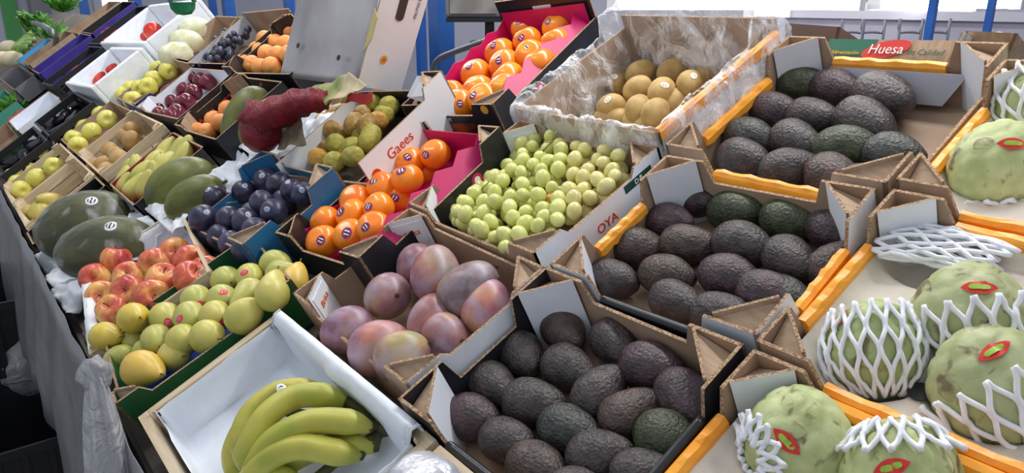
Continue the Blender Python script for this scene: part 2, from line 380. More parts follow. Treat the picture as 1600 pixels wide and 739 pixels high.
boxJ, JL_, JW_ = carton('top cherimoya box in the right corner, orange edges', .04, .445, .945, 1.27, trim={'F': ORANGE, 'L': ORANGE, 'B': ORANGE}, ht=.122)
# shiny grey flap hanging inside the top avocado box
g = MB().prism([(-.10, GW_/2-.014, .07), (.135, GW_/2-.014, .07), (.10, GW_/2-.03, .018), (-.08, GW_/2-.03, .018)], (0, -.002, .0)); g.build('inner_flap', GREYB, boxG)
boxM, ML_, MW_ = carton('mango box of kraft board with white corners and white right side', .805, 1.215, .335, .607, ht=.112, hm=.085, wallm={'R': (WHITEB, WHITEB)}, hms={'R': .10, 'B': .085}, yaw=R(-1))
boxGr, RL_, RW_ = carton('kraft grape box with white right side', .842, 1.225, .616, .925, ht=.115, hm=.088, wallm={'R': (WHITEB, KRD)}, hms={'R': .10})
boxK, KL_, KW_ = carton('tall kraft kiwi box lined with clear plastic', .845, 1.245, .935, 1.30, ht=.15, hm=.135, towers=False, outer=WHITEB, trim={'R': ORANGE}, hms={'B': .165}, wallm={'F': (KR, KRD)})
# printed marks on those cartons
lettering('OYA', .024, RED, boxGr, (RL_/2+.0006, RW_/2-.155, .062), (0, 1, 0), (0, 0, 1))
gl = MB().box(RL_/2, RL_/2+.0008, .055, .125, .083, .098).build('label_strip', DGREENP, boxGr)
lettering('D·B', .013, WHITEP, boxGr, (RL_/2+.0016, .09, .0905), (0, 1, 0), (0, 0, 1))
def corner_card(root, L, W, sx, sy, e=.05, z=.082, body='Brisa'):
    """white card with an orange script mark folded over a corner panel"""
    cx, cy = sx*(L/2-.005), sy*(W/2-.005); A, B = Vector((cx-sx*e, cy, 0)), Vector((cx, cy-sy*e, 0))
    n = Vector((-sx, -sy, 0)).normalized(); x = (B-A).normalized()
    if x.cross(Vector((0, 0, 1))).dot(n) < 0: x = -x
    c = (A+B)/2+n*.004+Vector((0, 0, z)); u = Vector((0, 0, 1))
    w, hh = .028, .024
    MB().prism([c-x*w-u*hh, c+x*w-u*hh, c+x*w+u*hh, c-x*w+u*hh], n*.0025).build('corner_card', WHITEP, root)
    lettering(body, .018, ORPRINT, root, c+n*.0032, x+u*.12, u, shear=.3)
corner_card(boxM, ML_, MW_, -1, -1); corner_card(boxM, ML_, MW_, -1, 1); corner_card(boxGr, RL_, RW_, -1, 1)
# leaf print on the kiwi box side
for q in (.02, -.05):
    MB().prism([(KL_/2+.0008, q-.014, .06), (KL_/2+.0008, q, .066), (KL_/2+.0008, q+.014, .078), (KL_/2+.0008, q, .074)], (.0004, 0, 0)).build('leaf_print', mat('leaf_print', srgb(120,170,60), rough=.5), boxK)
# banana crate and its half seen neighbour
boxB, BL_, BW_ = wood_crate('pale wooden banana crate lined with white paper', .712, 1.238, .022, .306, hs=.088, th=.017, post=.004)
boxA2, A2L, A2W = wood_crate('pale wooden crate with yellow print right of the bananas', .33, .70, .022, .304, hs=.088, th=.016)
lettering('FRUTAS', .02, GOLDP, boxA2, (-A2L/2+.008, .02, .0895), (0, -1, 0), (1, 0, 0))
slope(28)
# third column: pears, two persimmon boxes
boxP, PL_, PW_ = carton('dark green pear box with blue liner', 1.272, 1.60, .02, .375, yaw=R(-6), outer=GREENB, inner=GREENB, towers=False, tlist=['FR', 'BR'], panel=GREENB, hm=.085, ht=.105, e=.035, basem=BLUEL)
boxS1, S1L, S1W = carton('black persimmon box with magenta liner in the middle of the stall', 1.185, 1.495, .435, .85, yaw=R(8), outer=BLACKB, inner=BLACKB, towers=False, tlist=['FL', 'FR', 'BR', 'BL'], panel=BLACKB, hm=.07, ht=.105, e=.05)
boxS2, S2L, S2W = carton('black persimmon box with magenta liner at the stall top', 1.36, 1.67, .895, 1.34, yaw=R(12), outer=BLACKB, inner=BLACKB, tlist=['FL', 'FR'], panel=BLACKB, hm=.075, ht=.105, e=.05, hms={'B': .15})
def liner(root, L, W, hl, hr, hb=None):
    for s, hh in ((-1, hl), (1, hr)):
        n = 22; xb, zb, xt = (L/2-.012, .006, L/2-.012) if s < 0 else (L/2-.007, .052, L/2-.05)
        e0, e1 = -W/2+.012, W/2-.012; pts = [(s*xb, e0, zb), (s*xb, e1, zb)]
        for i in range(n+1):
            y = e1-(e1-e0)*i/n; w = .006*math.cos(i*2*PI/4); k_ = (hh+w-zb)/(hh-zb); pts.append((s*(xb+(xt-xb)*k_), y, hh+w))
        MB().prism(pts, (-s*.0015, 0, -.0005)).build('liner_side', MAGENTA, root)
    MB().box(-L/2+.012, L/2-.012, -W/2+.012, W/2-.012, .006, .008).build('liner_base', MAGENTA, root)
    if hb: MB().box(-L/2+.015, L/2-.015, W/2-.014, W/2-.012, .006, hb).build('liner_end', MAGENTA, root)
liner(boxS1, S1L, S1W, .068, .092, .09); liner(boxS2, S2L, S2W, .095, .092, .12)
PFRUIT = mat('printed_fruit', srgb(200,84,30), srgb(44,18,16), scale=16, rough=.4)
def disc(root, m, c, n, r, name='print_disc', seg=18):
    n = Vector(n).normalized(); a = n.orthogonal().normalized(); b = n.cross(a); c = Vector(c)
    return MB().prism([c+a*math.cos(2*PI*i/seg)*r+b*math.sin(2*PI*i/seg)*r for i in range(seg)], n*.0006).build(name, m, root)
disc(boxS2, GOLDP, (S2L/2-.03, -S2W/2-.0006, .092), (0, -1, 0), .011)
MB().box(-S2L/2+.05, S2L/2-.08, -S2W/2-.0007, -S2W/2, .015, .055).build('fruit_print', PFRUIT, boxS2)
lettering('Persimon', .022, WHITEP, boxS2, (-.04, -S2W/2-.0008, .066), (1, 0, 0), (0, 0, 1), shear=.3)
disc(boxS2, MAGENTA, (S2L/2+.0002, -S2W/2+.16, .045), (1, 0, 0), .016); disc(boxS2, WHITEP, (S2L/2+.0009, -S2W/2+.16, .045), (1, 0, 0), .008); disc(boxS2, GOLDP, (S2L/2+.0002, -S2W/2+.12, .03), (1, 0, 0), .014)
disc(boxS1, MAGENTA, (S1L/2+.0002, S1W/2-.11, .05), (1, 0, 0), .015); disc(boxS1, WHITEP, (S1L/2+.0009, S1W/2-.11, .05), (1, 0, 0), .008); disc(boxS1, GOLDP, (S1L/2+.0002, S1W/2-.14, .04), (1, 0, 0), .010)
MB().box(-.03, .03, S2W/2-.0065, S2W/2-.005, .10, .125).build('hand_hole', mat('painted_daylight', srgb(235,238,245), rough=.6), boxS2)  # pale plate, daylight behind the hole painted in its colour
slope(30)
# fourth column: apples, plums, prickly pears
boxAp, ApL, ApW = wood_crate('pale wooden apple crate with white paper', 1.56, 2.0, .03, .31, hs=.08, yaw=R(-9), post=.01)
boxPl, PlL, PlW = carton('blue plum box with white lettering', 1.495, 1.865, .335, .595, yaw=R(5), outer=BLUEB, inner=BLUEB, towers=False, tlist=['FR', 'BR', 'BL'], panel=BLUEB, hm=.07, ht=.105, e=.06, basem=KRD)
lettering('FRESH', .024, WHITEP, boxPl, (-PlL/2+.0058, .03, .052), (0, -1, 0), (0, 0, 1))
lettering('PLUMS', .018, WHITEP, boxPl, (PlL/2-.02, PlW/2-.055, .094), (.7, -.7, 0), (0, 0, 1))
boxPr, PrL, PrW = carton('white prickly pear box with red lettering', 1.455, 1.825, .60, .915, yaw=R(11), outer=WHITEP, inner=WHITEP, towers=False, tlist=['BR'], panel=WHITEP, hm=.085, ht=.135, e=.055, basem=mat('shade_board', srgb(96,84,76), rough=.9), wallm={'F': (KR, KRD), 'B': (BLACKB, BLACKB)}, hms={'F': .05, 'R': .11})  # base coloured dark for the shade between the fruit
lettering('Gaees', .034, RED, boxPr, (PrL/2+.0008, -.045, .072), (0, 1, 0), (0, 0, 1))
disc(boxPr, RED, (PrL/2+.0004, -.135, .06), (1, 0, 0), .014); MB().box(PrL/2, PrL/2+.0008, -.118, -.098, .03, .04).build('print_patch', GREENPR, boxPr)
slope(34.5)
# sixth and seventh column
boxT, _, _ = wood_crate('wooden pear crate at the far front edge', 2.625, 2.975, .005, .258, hs=.085)
boxT2, T2L, T2W = carton('black pear box with white lettering beside the melons', 2.125, 2.43, .265, .505, outer=BLACKB, inner=mat('crimson_liner', srgb(130,20,50), rough=.6), towers=False, hm=.085)
lettering('ORIGIN', .03, WHITEP, boxT2, (-T2L/2-.0006, .0, .05), (0, -1, 0), (0, 0, 1)); lettering('ORIGIN', .028, WHITEP, boxT2, (-T2L/2+.0058, .0, .06), (0, -1, 0), (0, 0, 1))
boxT1, _, _ = carton('empty black box beside the wooden pear crate', 2.45, 2.60, .0, .255, outer=BLACKB, inner=BLACKB, towers=False, hm=.085)
boxKb, _, _ = wood_crate('wooden crate of brown fruit behind the far pears', 2.58, 2.975, .268, .515, hs=.085)
boxAc, AcL, AcW = carton('black apricot box with red lettering', 2.11, 2.44, .53, .785, yaw=R(3), outer=BLACKB, inner=BLACKB, towers=False, hm=.085, tlist=['FL', 'BL'], panel=KR, ht=.10)
lettering('FRUTA', .05, RED, boxAc, (-AcL/2+.0058, .0, .045), (0, -1, 0), (0, 0, 1))
boxRp, _, _ = carton('black box of red plums with white inside', 2.52, 2.94, .535, .78, yaw=R(4), outer=BLACKB, inner=WHITEB, towers=False, hm=.085, tlist=['FL'], ht=.1)
boxAc2, _, _ = carton('upper black apricot box under the leaning tray', 2.14, 2.59, .80, 1.09, yaw=R(6), outer=BLACKB, inner=BLACKB, towers=False, hm=.085, tlist=['FL', 'BL'], panel=BLACKB, ht=.11)
boxDg, _, _ = carton('tall kraft box of dark grapes beside the apricots', 2.65, 3.05, .80, 1.10, yaw=R(5), outer=BLACKB, inner=KRD, towers=False, hm=.085, hms={'L': .088, 'B': .1}, wallm={'L': (BLACKB, GREYB)})
boxG1, _, _ = wood_crate('wooden yellow apple crate at the front edge', 3.0, 3.34, .0, .258, hs=.08)
boxG2, _, _ = carton('white edged yellow apple box in the second row', 3.0, 3.39, .268, .51, outer=WHITEB, inner=KRD, towers=False, hm=.08)
boxG3, _, _ = carton('navy yellow apple box in the third row', 2.97, 3.36, .53, .79, outer=NAVYB, inner=KRD, towers=False, hm=.08, tlist=['FR'], panel=KR, ht=.1)
boxCb, _, _ = carton('kraft box of white cabbages behind the yellow apples', 3.09, 3.43, .80, 1.08, outer=BLACKB, inner=KRD, towers=False, hm=.08)

slope(26)
# ------------------------------------------------------------------ fruit meshes
def prof(n, fr, fz): return [(0 if i in (0, n) else fr(PI*i/n), fz(PI*i/n)) for i in range(n+1)]
def wob(amp, s, seed): return lambda q: q*(1+amp*nz3(q, s, seed))
def m_avocado(k):
    return MB().lathe(prof(18, lambda a: .034*math.sin(a)*(1.0-.20*(-math.cos(a))+.03*math.sin(k+3*a)), lambda a: -.049*math.cos(a)), 24, fn=lambda q: q*(1+.035*nz3(q, 26, k*5.1)+.016*nz3(q, 150, k*3.3)+.008*nz3(q, 320, k))).mesh('avocado', AVO, True)
AVO = mat('avocado_skin', srgb(77,65,66), srgb(47,43,42), scale=60, rough=.36, bump=1.0, bscale=230, tint=True, spec=.55, lo=.4, hi=.62, bdist=.003)
MANGO = None
def mango_mat():
    m, nt, p = _new('mango_skin'); N, Lk = nt.nodes, nt.links
    p.inputs['Roughness'].default_value = .38; p.inputs['Subsurface Weight'].default_value = 0
    tc = N.new('ShaderNodeTexCoord'); oi = N.new('ShaderNodeObjectInfo'); ml = N.new('ShaderNodeMath'); ml.operation = 'MULTIPLY'; ml.inputs[1].default_value = 31
    Lk.new(oi.outputs['Random'], ml.inputs[0]); ad = N.new('ShaderNodeVectorMath'); ad.operation = 'ADD'; Lk.new(tc.outputs['Object'], ad.inputs[0]); Lk.new(ml.outputs[0], ad.inputs[1])
    n1 = N.new('ShaderNodeTexNoise'); n1.inputs['Scale'].default_value = 11; n1.inputs['Detail'].default_value = 3; Lk.new(ad.outputs['Vector'], n1.inputs['Vector'])
    r1 = N.new('ShaderNodeValToRGB'); cr = r1.color_ramp; cr.elements[0].position = .3; cr.elements[0].color = c4(srgb(118,84,98)); cr.elements[1].position = .72; cr.elements[1].color = c4(srgb(146,146,98))
    e = cr.elements.new(.46); e.color = c4(srgb(154,108,116)); e = cr.elements.new(.58); e.color = c4(srgb(184,142,114))
    Lk.new(n1.outputs['Fac'], r1.inputs['Fac'])
    n2 = N.new('ShaderNodeTexNoise'); n2.inputs['Scale'].default_value = 26; n2.inputs['Detail'].default_value = 5; Lk.new(ad.outputs['Vector'], n2.inputs['Vector'])
    r2 = N.new('ShaderNodeValToRGB'); r2.color_ramp.elements[0].position = .42; r2.color_ramp.elements[1].position = .75; r2.color_ramp.elements[0].color = (0, 0, 0, 1); r2.color_ramp.elements[1].color = (.72, .72, .72, 1); Lk.new(n2.outputs['Fac'], r2.inputs['Fac'])
    mx = N.new('ShaderNodeMix'); mx.data_type = 'RGBA'; mx.blend_type = 'MULTIPLY'; mx.inputs['Factor'].default_value = 1; Lk.new(r1.outputs['Color'], mx.inputs['A']); Lk.new(oi.outputs['Color'], mx.inputs['B'])
    m2 = N.new('ShaderNodeMix'); m2.data_type = 'RGBA'; Lk.new(r2.outputs['Color'], m2.inputs['Factor']); Lk.new(mx.outputs['Result'], m2.inputs['A']); m2.inputs['B'].default_value = c4(srgb(176,168,186))
    Lk.new(m2.outputs['Result'], p.inputs['Base Color']); return m
MANGOM = mango_mat()
def m_mango(k):
    def bend(q): q = Vector(q); q.x += 2.0*q.z*q.z-.003; q.y *= .94; return q*(1+.03*nz3(q, 14, k*2.2))
    return MB().lathe(prof(18, lambda a: .049*math.sin(a)**.95*(1+.10*math.cos(a)), lambda a: -.056*math.cos(a)), 24, fn=bend).mesh('mango', MANGOM, True)
PERS = mat('persimmon_skin', srgb(250,154,34), srgb(244,128,26), scale=22, rough=.24, tint=True, coat=.15, sss=.06)
def m_persimmon(k):
    return MB().lathe(prof(16, lambda a: .037*math.sin(a)**.88, lambda a: -.0325*math.cos(a)*(1-.12*math.exp(-(math.sin(a)/.3)**2))), 24, fn=lambda q: Vector((q.x*(1+.02*math.cos(4*math.atan2(q.y, q.x)+k)), q.y*(1+.02*math.cos(4*math.atan2(q.y, q.x)+k)), q.z))*(1+.015*nz3(q, 30, k))).mesh('persimmon', PERS, True)
KIWI = mat('kiwi_skin', srgb(194,164,104), srgb(170,136,78), scale=40, rough=.6, bump=.15, bscale=300, tint=True)
def m_kiwi(k): return MB().lathe(prof(14, lambda a: .0275*math.sin(a)**.95, lambda a: -.034*math.cos(a)), 20, fn=wob(.03, 30, k)).mesh('kiwi', KIWI, True)
def apple_mat(name, base, blush, streak, rough=.26):
    m, nt, p = _new(name); N, Lk = nt.nodes, nt.links; p.inputs['Roughness'].default_value = rough
    tc = N.new('ShaderNodeTexCoord'); oi = N.new('ShaderNodeObjectInfo'); ml = N.new('ShaderNodeMath'); ml.operation = 'MULTIPLY'; ml.inputs[1].default_value = 23
    Lk.new(oi.outputs['Random'], ml.inputs[0]); mp = N.new('ShaderNodeMapping'); mp.inputs['Scale'].default_value = (1, 1, .28); Lk.new(tc.outputs['Object'], mp.inputs['Vector'])
    ad = N.new('ShaderNodeVectorMath'); ad.operation = 'ADD'; Lk.new(mp.outputs['Vector'], ad.inputs[0]); Lk.new(ml.outputs[0], ad.inputs[1])
    n1 = N.new('ShaderNodeTexNoise'); n1.inputs['Scale'].default_value = 16; n1.inputs['Detail'].default_value = 2; Lk.new(ad.outputs['Vector'], n1.inputs['Vector'])
    n2 = N.new('ShaderNodeTexNoise'); n2.inputs['Scale'].default_value = 120; n2.inputs['Detail'].default_value = 4; Lk.new(ad.outputs['Vector'], n2.inputs['Vector'])
    sm = N.new('ShaderNodeMath'); sm.operation = 'MULTIPLY_ADD'; sm.inputs[1].default_value = .35; Lk.new(n2.outputs['Fac'], sm.inputs[0]); Lk.new(n1.outputs['Fac'], sm.inputs[2])
    r1 = N.new('ShaderNodeValToRGB'); cr = r1.color_ramp; cr.elements[0].position = .56; cr.elements[0].color = c4(base); cr.elements[1].position = .96; cr.elements[1].color = c4(streak)
    e = cr.elements.new(.73); e.color = c4(blush); Lk.new(sm.outputs[0], r1.inputs['Fac'])
    mx = N.new('ShaderNodeMix'); mx.data_type = 'RGBA'; mx.blend_type = 'MULTIPLY'; mx.inputs['Factor'].default_value = 1; Lk.new(r1.outputs['Color'], mx.inputs['A']); Lk.new(oi.outputs['Color'], mx.inputs['B'])
    Lk.new(mx.outputs['Result'], p.inputs['Base Color']); return m
APPLER = apple_mat('red_apple_skin', srgb(228,176,96), srgb(208,100,74), srgb(166,48,54))
APPLEY = mat('yellow_apple_skin', srgb(224,216,112), srgb(206,202,92), scale=20, rough=.3, tint=True)
def m_apple(k, mt):
    def f(q): q = Vector(q); a = math.atan2(q.y, q.x); return Vector((q.x*(1+.02*math.cos(5*a+k)), q.y*(1+.02*math.cos(5*a+k)), q.z))*(1+.03*nz3(q, 18, k))
    return MB().lathe(prof(18, lambda a: .037*math.sin(a)*(1+.06*-math.cos(a)), lambda a: -.034*math.cos(a)*(1-.42*math.exp(-(math.sin(a)/.32)**2))), 22, fn=f).mesh('apple', mt, True)
PEARM = mat('pear_skin', srgb(190,186,104), srgb(170,172,86), scale=30, rough=.36, tint=True, bump=.05, bscale=300)
def m_pear(k, neck=1.0, L=.05, Rr=.033):
    def fr(a):
        t = (1-math.cos(a))/2   # 0 blunt .. 1 neck
        return Rr*math.sin(a)**.92*(1.06-neck*(.62*max(0, t-.28)**.9))
    def f(q): q = Vector(q); q.x += neck*.9*max(0, q.z)**2*4; return q*(1+.035*nz3(q, 20, k*1.7))
    return MB().lathe(prof(18, fr, lambda a: -L*math.cos(a)), 20, fn=f).mesh('pear', PEARM, True)
PLUM = mat('plum_skin', srgb(38,36,62), srgb(74,74,104), scale=34, rough=.34, tint=True, lo=.42, hi=.72)
RPLUM = mat('red_plum_skin', srgb(112,22,44), srgb(84,14,34), scale=30, rough=.2, tint=True)
APRI = mat('apricot_skin', srgb(238,166,90), srgb(228,140,70), scale=25, rough=.5, tint=True)
def m_round(k, r, el, mt, name, n=18, crease=.06):
    def f(q): q = Vector(q); a = math.atan2(q.y, q.x); return q*(1-crease*math.exp(-(a/.22)**2)+.02*nz3(q, .6/r, k))
    return MB().lathe(prof(n-4, lambda a: r*math.sin(a), lambda a: -r*el*math.cos(a)), n, fn=f).mesh(name, mt, True)
PRICK = mat('prickly_pear_skin', srgb(188,170,92), srgb(150,132,64), scale=18, rough=.5, tint=True, bump=.5, bscale=70, bkind='voronoi', bdist=.004)
def m_prick(k): return MB().lathe(prof(16, lambda a: .0275*math.sin(a)**.8*(1-.08*math.cos(a)), lambda a: -.041*math.cos(a)*(1-.12*math.exp(-((PI-a)/.5)**2))), 20, fn=wob(.05, 40, k)).mesh('prickly_pear', PRICK, True)
GRAPE = mat('grape_skin', srgb(216,220,152), srgb(200,208,126), scale=60, rough=.2, tint=True, sss=.2)
def m_grape(k): return MB().lathe(prof(10, lambda a: .0136*math.sin(a), lambda a: -.0162*math.cos(a)), 14, fn=wob(.03, 50, k)).mesh('berry', GRAPE, True)
CHERI = mat('cherimoya_skin', srgb(186,192,146), srgb(158,166,114), scale=28, rough=.5, tint=True, bump=.2, bscale=160)
def _scarred(m):
    nt = m.node_tree; N, Lk = nt.nodes, nt.links; p = N['Principled BSDF']; src = p.inputs['Base Color'].links[0].from_socket
    tc = N.new('ShaderNodeTexCoord'); oi = N.new('ShaderNodeObjectInfo'); ml = N.new('ShaderNodeMath'); ml.operation = 'MULTIPLY'; ml.inputs[1].default_value = 41; Lk.new(oi.outputs['Random'], ml.inputs[0])
    ad = N.new('ShaderNodeVectorMath'); Lk.new(tc.outputs['Object'], ad.inputs[0]); Lk.new(ml.outputs[0], ad.inputs[1])
    nz = N.new('ShaderNodeTexNoise'); nz.inputs['Scale'].default_value = 34; nz.inputs['Detail'].default_value = 5; nz.inputs['Distortion'].default_value = .8; Lk.new(ad.outputs[0], nz.inputs['Vector'])
    rp = N.new('ShaderNodeValToRGB'); rp.color_ramp.elements[0].position = .58; rp.color_ramp.elements[1].position = .68; rp.color_ramp.elements[1].color = (.85, .85, .85, 1); Lk.new(nz.outputs['Fac'], rp.inputs['Fac'])
    mx = N.new('ShaderNodeMix'); mx.data_type = 'RGBA'; Lk.new(rp.outputs['Color'], mx.inputs['Factor']); Lk.new(src, mx.inputs['A']); mx.inputs['B'].default_value = c4(srgb(104,84,60)); Lk.new(mx.outputs['Result'], p.inputs['Base Color'])
_scarred(CHERI)
SCAR = mat('brown_scar', srgb(112,92,70), srgb(86,70,52), scale=60, rough=.8)
def m_cheri(k):
    rnd = random.Random(k*13+5); pts = []
    N_ = 62
    for i in range(N_):
        z = 1-2*(i+.5)/N_; a = i*2.39996+rnd.uniform(-.12, .12); r = math.sqrt(1-z*z); pts.append(Vector((r*math.cos(a), r*math.sin(a), z+rnd.uniform(-.06, .06))).normalized())
    def f(q):
        q = Vector(q); u = q.normalized(); d = sorted((u-p).length for p in pts)[:2]; e = min(1, (d[1]-d[0])/.16)
        return q*(1+.045*e+.05*nz3(q, 14, k))
    mb = MB().lathe(prof(36, lambda a: .062*math.sin(a)*(1+.10*math.cos(a)), lambda a: -.066*math.cos(a)), 56, fn=f)
    return mb.mesh('cherimoya', CHERI, True)
STEM = mat('stem_brown', srgb(92,72,48), rough=.8)
STEMM = MB().tube([(0, 0, -.004), (.001, 0, .006), (.004, 0, .014)], [.0016, .0013, .0019], 6).mesh('stem', STEM, True)
CALYX = mat('dry_scar', srgb(60,48,36), rough=.9)
# round stickers
def sticker_mat(name, rim, mid, spot):
    m, nt, p = _new(name); N, Lk = nt.nodes, nt.links; p.inputs['Roughness'].default_value = .3
    tc = N.new('ShaderNodeTexCoord'); ln = N.new('ShaderNodeVectorMath'); ln.operation = 'LENGTH'; mp = N.new('ShaderNodeMapping'); mp.inputs['Scale'].default_value = (1, 1, 0); Lk.new(tc.outputs['Object'], mp.inputs['Vector']); Lk.new(mp.outputs['Vector'], ln.inputs[0])
    ra = N.new('ShaderNodeValToRGB'); ra.color_ramp.interpolation = 'CONSTANT'; ra.color_ramp.elements[0].color = c4(mid); ra.color_ramp.elements[1].position = .66; ra.color_ramp.elements[1].color = c4(rim); Lk.new(ln.outputs['Value'], ra.inputs['Fac'])
    wv = N.new('ShaderNodeTexWave'); wv.inputs['Scale'].default_value = .55; wv.inputs['Distortion'].default_value = 3; Lk.new(mp.outputs['Vector'], wv.inputs['Vector'])
    rb = N.new('ShaderNodeValToRGB'); rb.color_ramp.interpolation = 'CONSTANT'; rb.color_ramp.elements[0].color = (0, 0, 0, 1); rb.color_ramp.elements[1].position = .6; rb.color_ramp.elements[1].color = (1, 1, 1, 1); Lk.new(wv.outputs['Fac'], rb.inputs['Fac'])
    lt = N.new('ShaderNodeMath'); lt.operation = 'LESS_THAN'; lt.inputs[1].default_value = .62; Lk.new(ln.outputs['Value'], lt.inputs[0])
    mu = N.new('ShaderNodeMath'); mu.operation = 'MULTIPLY'; Lk.new(lt.outputs[0], mu.inputs[0]); Lk.new(rb.outputs['Color'], mu.inputs[1])
    mx = N.new('ShaderNodeMix'); mx.data_type = 'RGBA'; Lk.new(mu.outputs[0], mx.inputs['Factor']); Lk.new(ra.outputs['Color'], mx.inputs['A']); mx.inputs['B'].default_value = c4(spot); Lk.new(mx.outputs['Result'], p.inputs['Base Color'])
    return m
STK_P = sticker_mat('persimmon_sticker', srgb(150,30,110), srgb(30,24,40), srgb(230,225,235))
STK_K = sticker_mat('kiwi_sticker', srgb(236,236,236), srgb(236,236,232), srgb(224,160,70))
STK_B = sticker_mat('plum_sticker', srgb(170,182,214), srgb(50,60,100), srgb(200,208,230))
STK_R = sticker_mat('pear_sticker', srgb(214,52,84), srgb(214,60,90), srgb(235,130,150))
STK_W = sticker_mat('banana_sticker', srgb(225,228,235), srgb(40,44,60), srgb(225,228,235))
def sticker_mesh(m, curv):       # unit disc in XY bulging with the fruit
    mb = MB(); n = 14; vs = [(0, 0, 0)]
    for r in (.5, 1.0):
        for j in range(n): vs.append((r*math.cos(2*PI*j/n), r*math.sin(2*PI*j/n), -curv*r*r))
    fs = [(0, 1+j, 1+(j+1) % n) for j in range(n)]+[(1+j, 1+n+j, 1+n+(j+1) % n, 1+(j+1) % n) for j in range(n)]
    return mb.add(vs, fs).mesh('sticker', m, True)
SM = {'p': sticker_mesh(STK_P, .16), 'k': sticker_mesh(STK_K, .16), 'b': sticker_mesh(STK_B, .2), 'r': sticker_mesh(STK_R, .18), 'w': sticker_mesh(STK_W, .3)}
def add_sticker(o, key, wdir, size, me):
    """sticker on fruit o, where its surface faces world direction wdir"""
    l = (o.matrix_basis.to_3x3().inverted() @ Vector(wdir)).normalized()
    best = max(me.vertices, key=lambda v: v.co.normalized().dot(l)); rad = best.co.length
    nl = best.normal.normalized(); x = nl.orthogonal().normalized(); x = Quaternion(nl, random.uniform(0, 6.28)) @ x; y = nl.cross(x); s = size/o.scale.x if o.scale.x else size
    M = frame(best.co+nl*.0011, Matrix((x*s, y*s*.8, nl*s)).transposed())
    return link('sticker', SM[key], o, M)

VAR = {
 'avocado': [m_avocado(k) for k in range(6)], 'mango': [m_mango(k) for k in range(4)], 'persimmon': [m_persimmon(k) for k in range(4)],
 'kiwi': [m_kiwi(k) for k in range(3)], 'red_apple': [m_apple(k, APPLER) for k in range(4)], 'yellow_apple': [m_apple(k, APPLEY) for k in range(3)],
 'round_pear': [m_pear(k, .55, .038, .032) for k in range(3)], 'pear': [m_pear(k+5, 1.0, .047, .032) for k in range(3)],
 'plum': [m_round(k, .03, 1.06, PLUM, 'plum') for k in range(3)], 'red_plum': [m_round(k, .033, 1.1, RPLUM, 'red_plum') for k in range(2)],
 'apricot': [m_round(k, .034, .96, APRI, 'apricot', crease=.08) for k in range(3)], 'prickly_pear': [m_prick(k) for k in range(4)],
 'grape': [m_grape(k) for k in range(3)], 'cherimoya': [m_cheri(k) for k in range(5)],
}
HALF = {'avocado': .031, 'mango': .04, 'persimmon': .032, 'kiwi': .027, 'red_apple': .034, 'yellow_apple': .034, 'round_pear': .03, 'pear': .03, 'plum': .03, 'red_plum': .033, 'apricot': .033, 'prickly_pear': .027, 'cherimoya': .06}
def tocam(p): return (CAM-p).normalized()
FRUITS = []
def put(kind, px, py, h=None, ang=None, tilt=0.0, scale=1.0, tint=(1, 1, 1), name=None, lift=0.0, floor=-.094):
    if h is None: h = floor+HALF[kind]*scale+lift
    loc = PX(px, py, h)
    if ang is None: ang = random.uniform(0, 360)
    d = pdir(px, py, ang, h); ax = (d*math.cos(R(tilt))+EN*math.sin(R(tilt))).normalized()
    x = ax.orthogonal().normalized(); x = Quaternion(ax, random.uniform(0, 6.28)) @ x; y = ax.cross(x)
    me = random.choice(VAR[kind]); o = link(name or kind, me)
    o.matrix_basis = frame(loc, Matrix((x, y, ax)).transposed()) @ Matrix.Scale(scale*random.uniform(.97, 1.03), 4)
    o.color = (tint[0], tint[1], tint[2], 1)
    return o
def label_rows(items, where, cat, group, step):
    """items: (object, look). Rows run along the stall, counted from the front; left to right inside a row."""
    L = sorted(((YV(o.matrix_basis.translation), o, lk) for o, lk in items), key=lambda t: t[0][1])
    rows, cur, base = [], [], None
    for it in L:
        v = it[0][1]
        if base is None or v-base > step:
            cur = []; rows.append(cur); base = v
        cur.append(it)
    for i, r in enumerate(rows):
        r.sort(key=lambda t: -t[0][0])
        for j, (_, o, lk) in enumerate(r):
            pos = 'alone' if len(r) == 1 else ('leftmost' if j == 0 else ('rightmost' if j == len(r)-1 else ORD[j+1]+' from left'))
            tag(o, '%s, %s, %s row from front, %s' % (lk, pos, ORD[i+1], where), cat, group)
# ------------------------------------------------------------------ avocados
PU, GN, BR, DK, TE = (1.1, .84, 1.05), (.78, 1.35, .6), (1.2, 1.02, .86), (.95, .95, .97), (.72, 1.06, .95)
LOOK = {PU: 'purplish dark avocado', GN: 'green avocado', BR: 'brownish avocado', DK: 'dark avocado', TE: 'blackish green avocado'}
def avos(rows, where, step, sc=1.0):
    it = []
    for px, py, ang, t, *r in rows:
        o = put('avocado', px, py, ang=ang, scale=sc*(r[0] if r else 1.0), tint=t, tilt=random.uniform(-6, 12)); it.append((o, LOOK[t]))
    label_rows(it, where, 'avocado', 'avocados in the '+where, step)
avos([(882,516,50,BR,1.02), (961,537,45,DK), (1018,573,15,PU,1.04), (1067,622,60,PU), (817,556,55,DK), (891,577,25,DK), (938,613,-45,DK), (987,645,-30,BR), (772,603,35,DK), (836,630,12,DK,1.05), (891,673,15,TE), (1046,687,25,GN,1.05), (740,653,15,PU), (795,690,20,DK), (938,711,-5,DK), (840,732,25,BR), (1012,744,5,DK), (905,775,10,DK)], 'lower avocado box', .055, .94)
avos([(1087,311,20,PU), (1151,330,10,GN,1.05), (1234,344,10,GN,1.03), (1312,361,10,PU), (1047,347,10,PU), (1077,383,0,BR), (1160,382,15,DK,1.05), (1236,406,35,DK), (1316,414,-20,BR), (997,387,0,BR), (958,437,10,DK), (1043,431,10,BR), (1140,433,15,PU,1.05), (1202,459,10,PU), (1058,473,25,DK), (1126,491,10,DK), (1232,467,30,TE,.9)], 'middle avocado box', .055, .97)
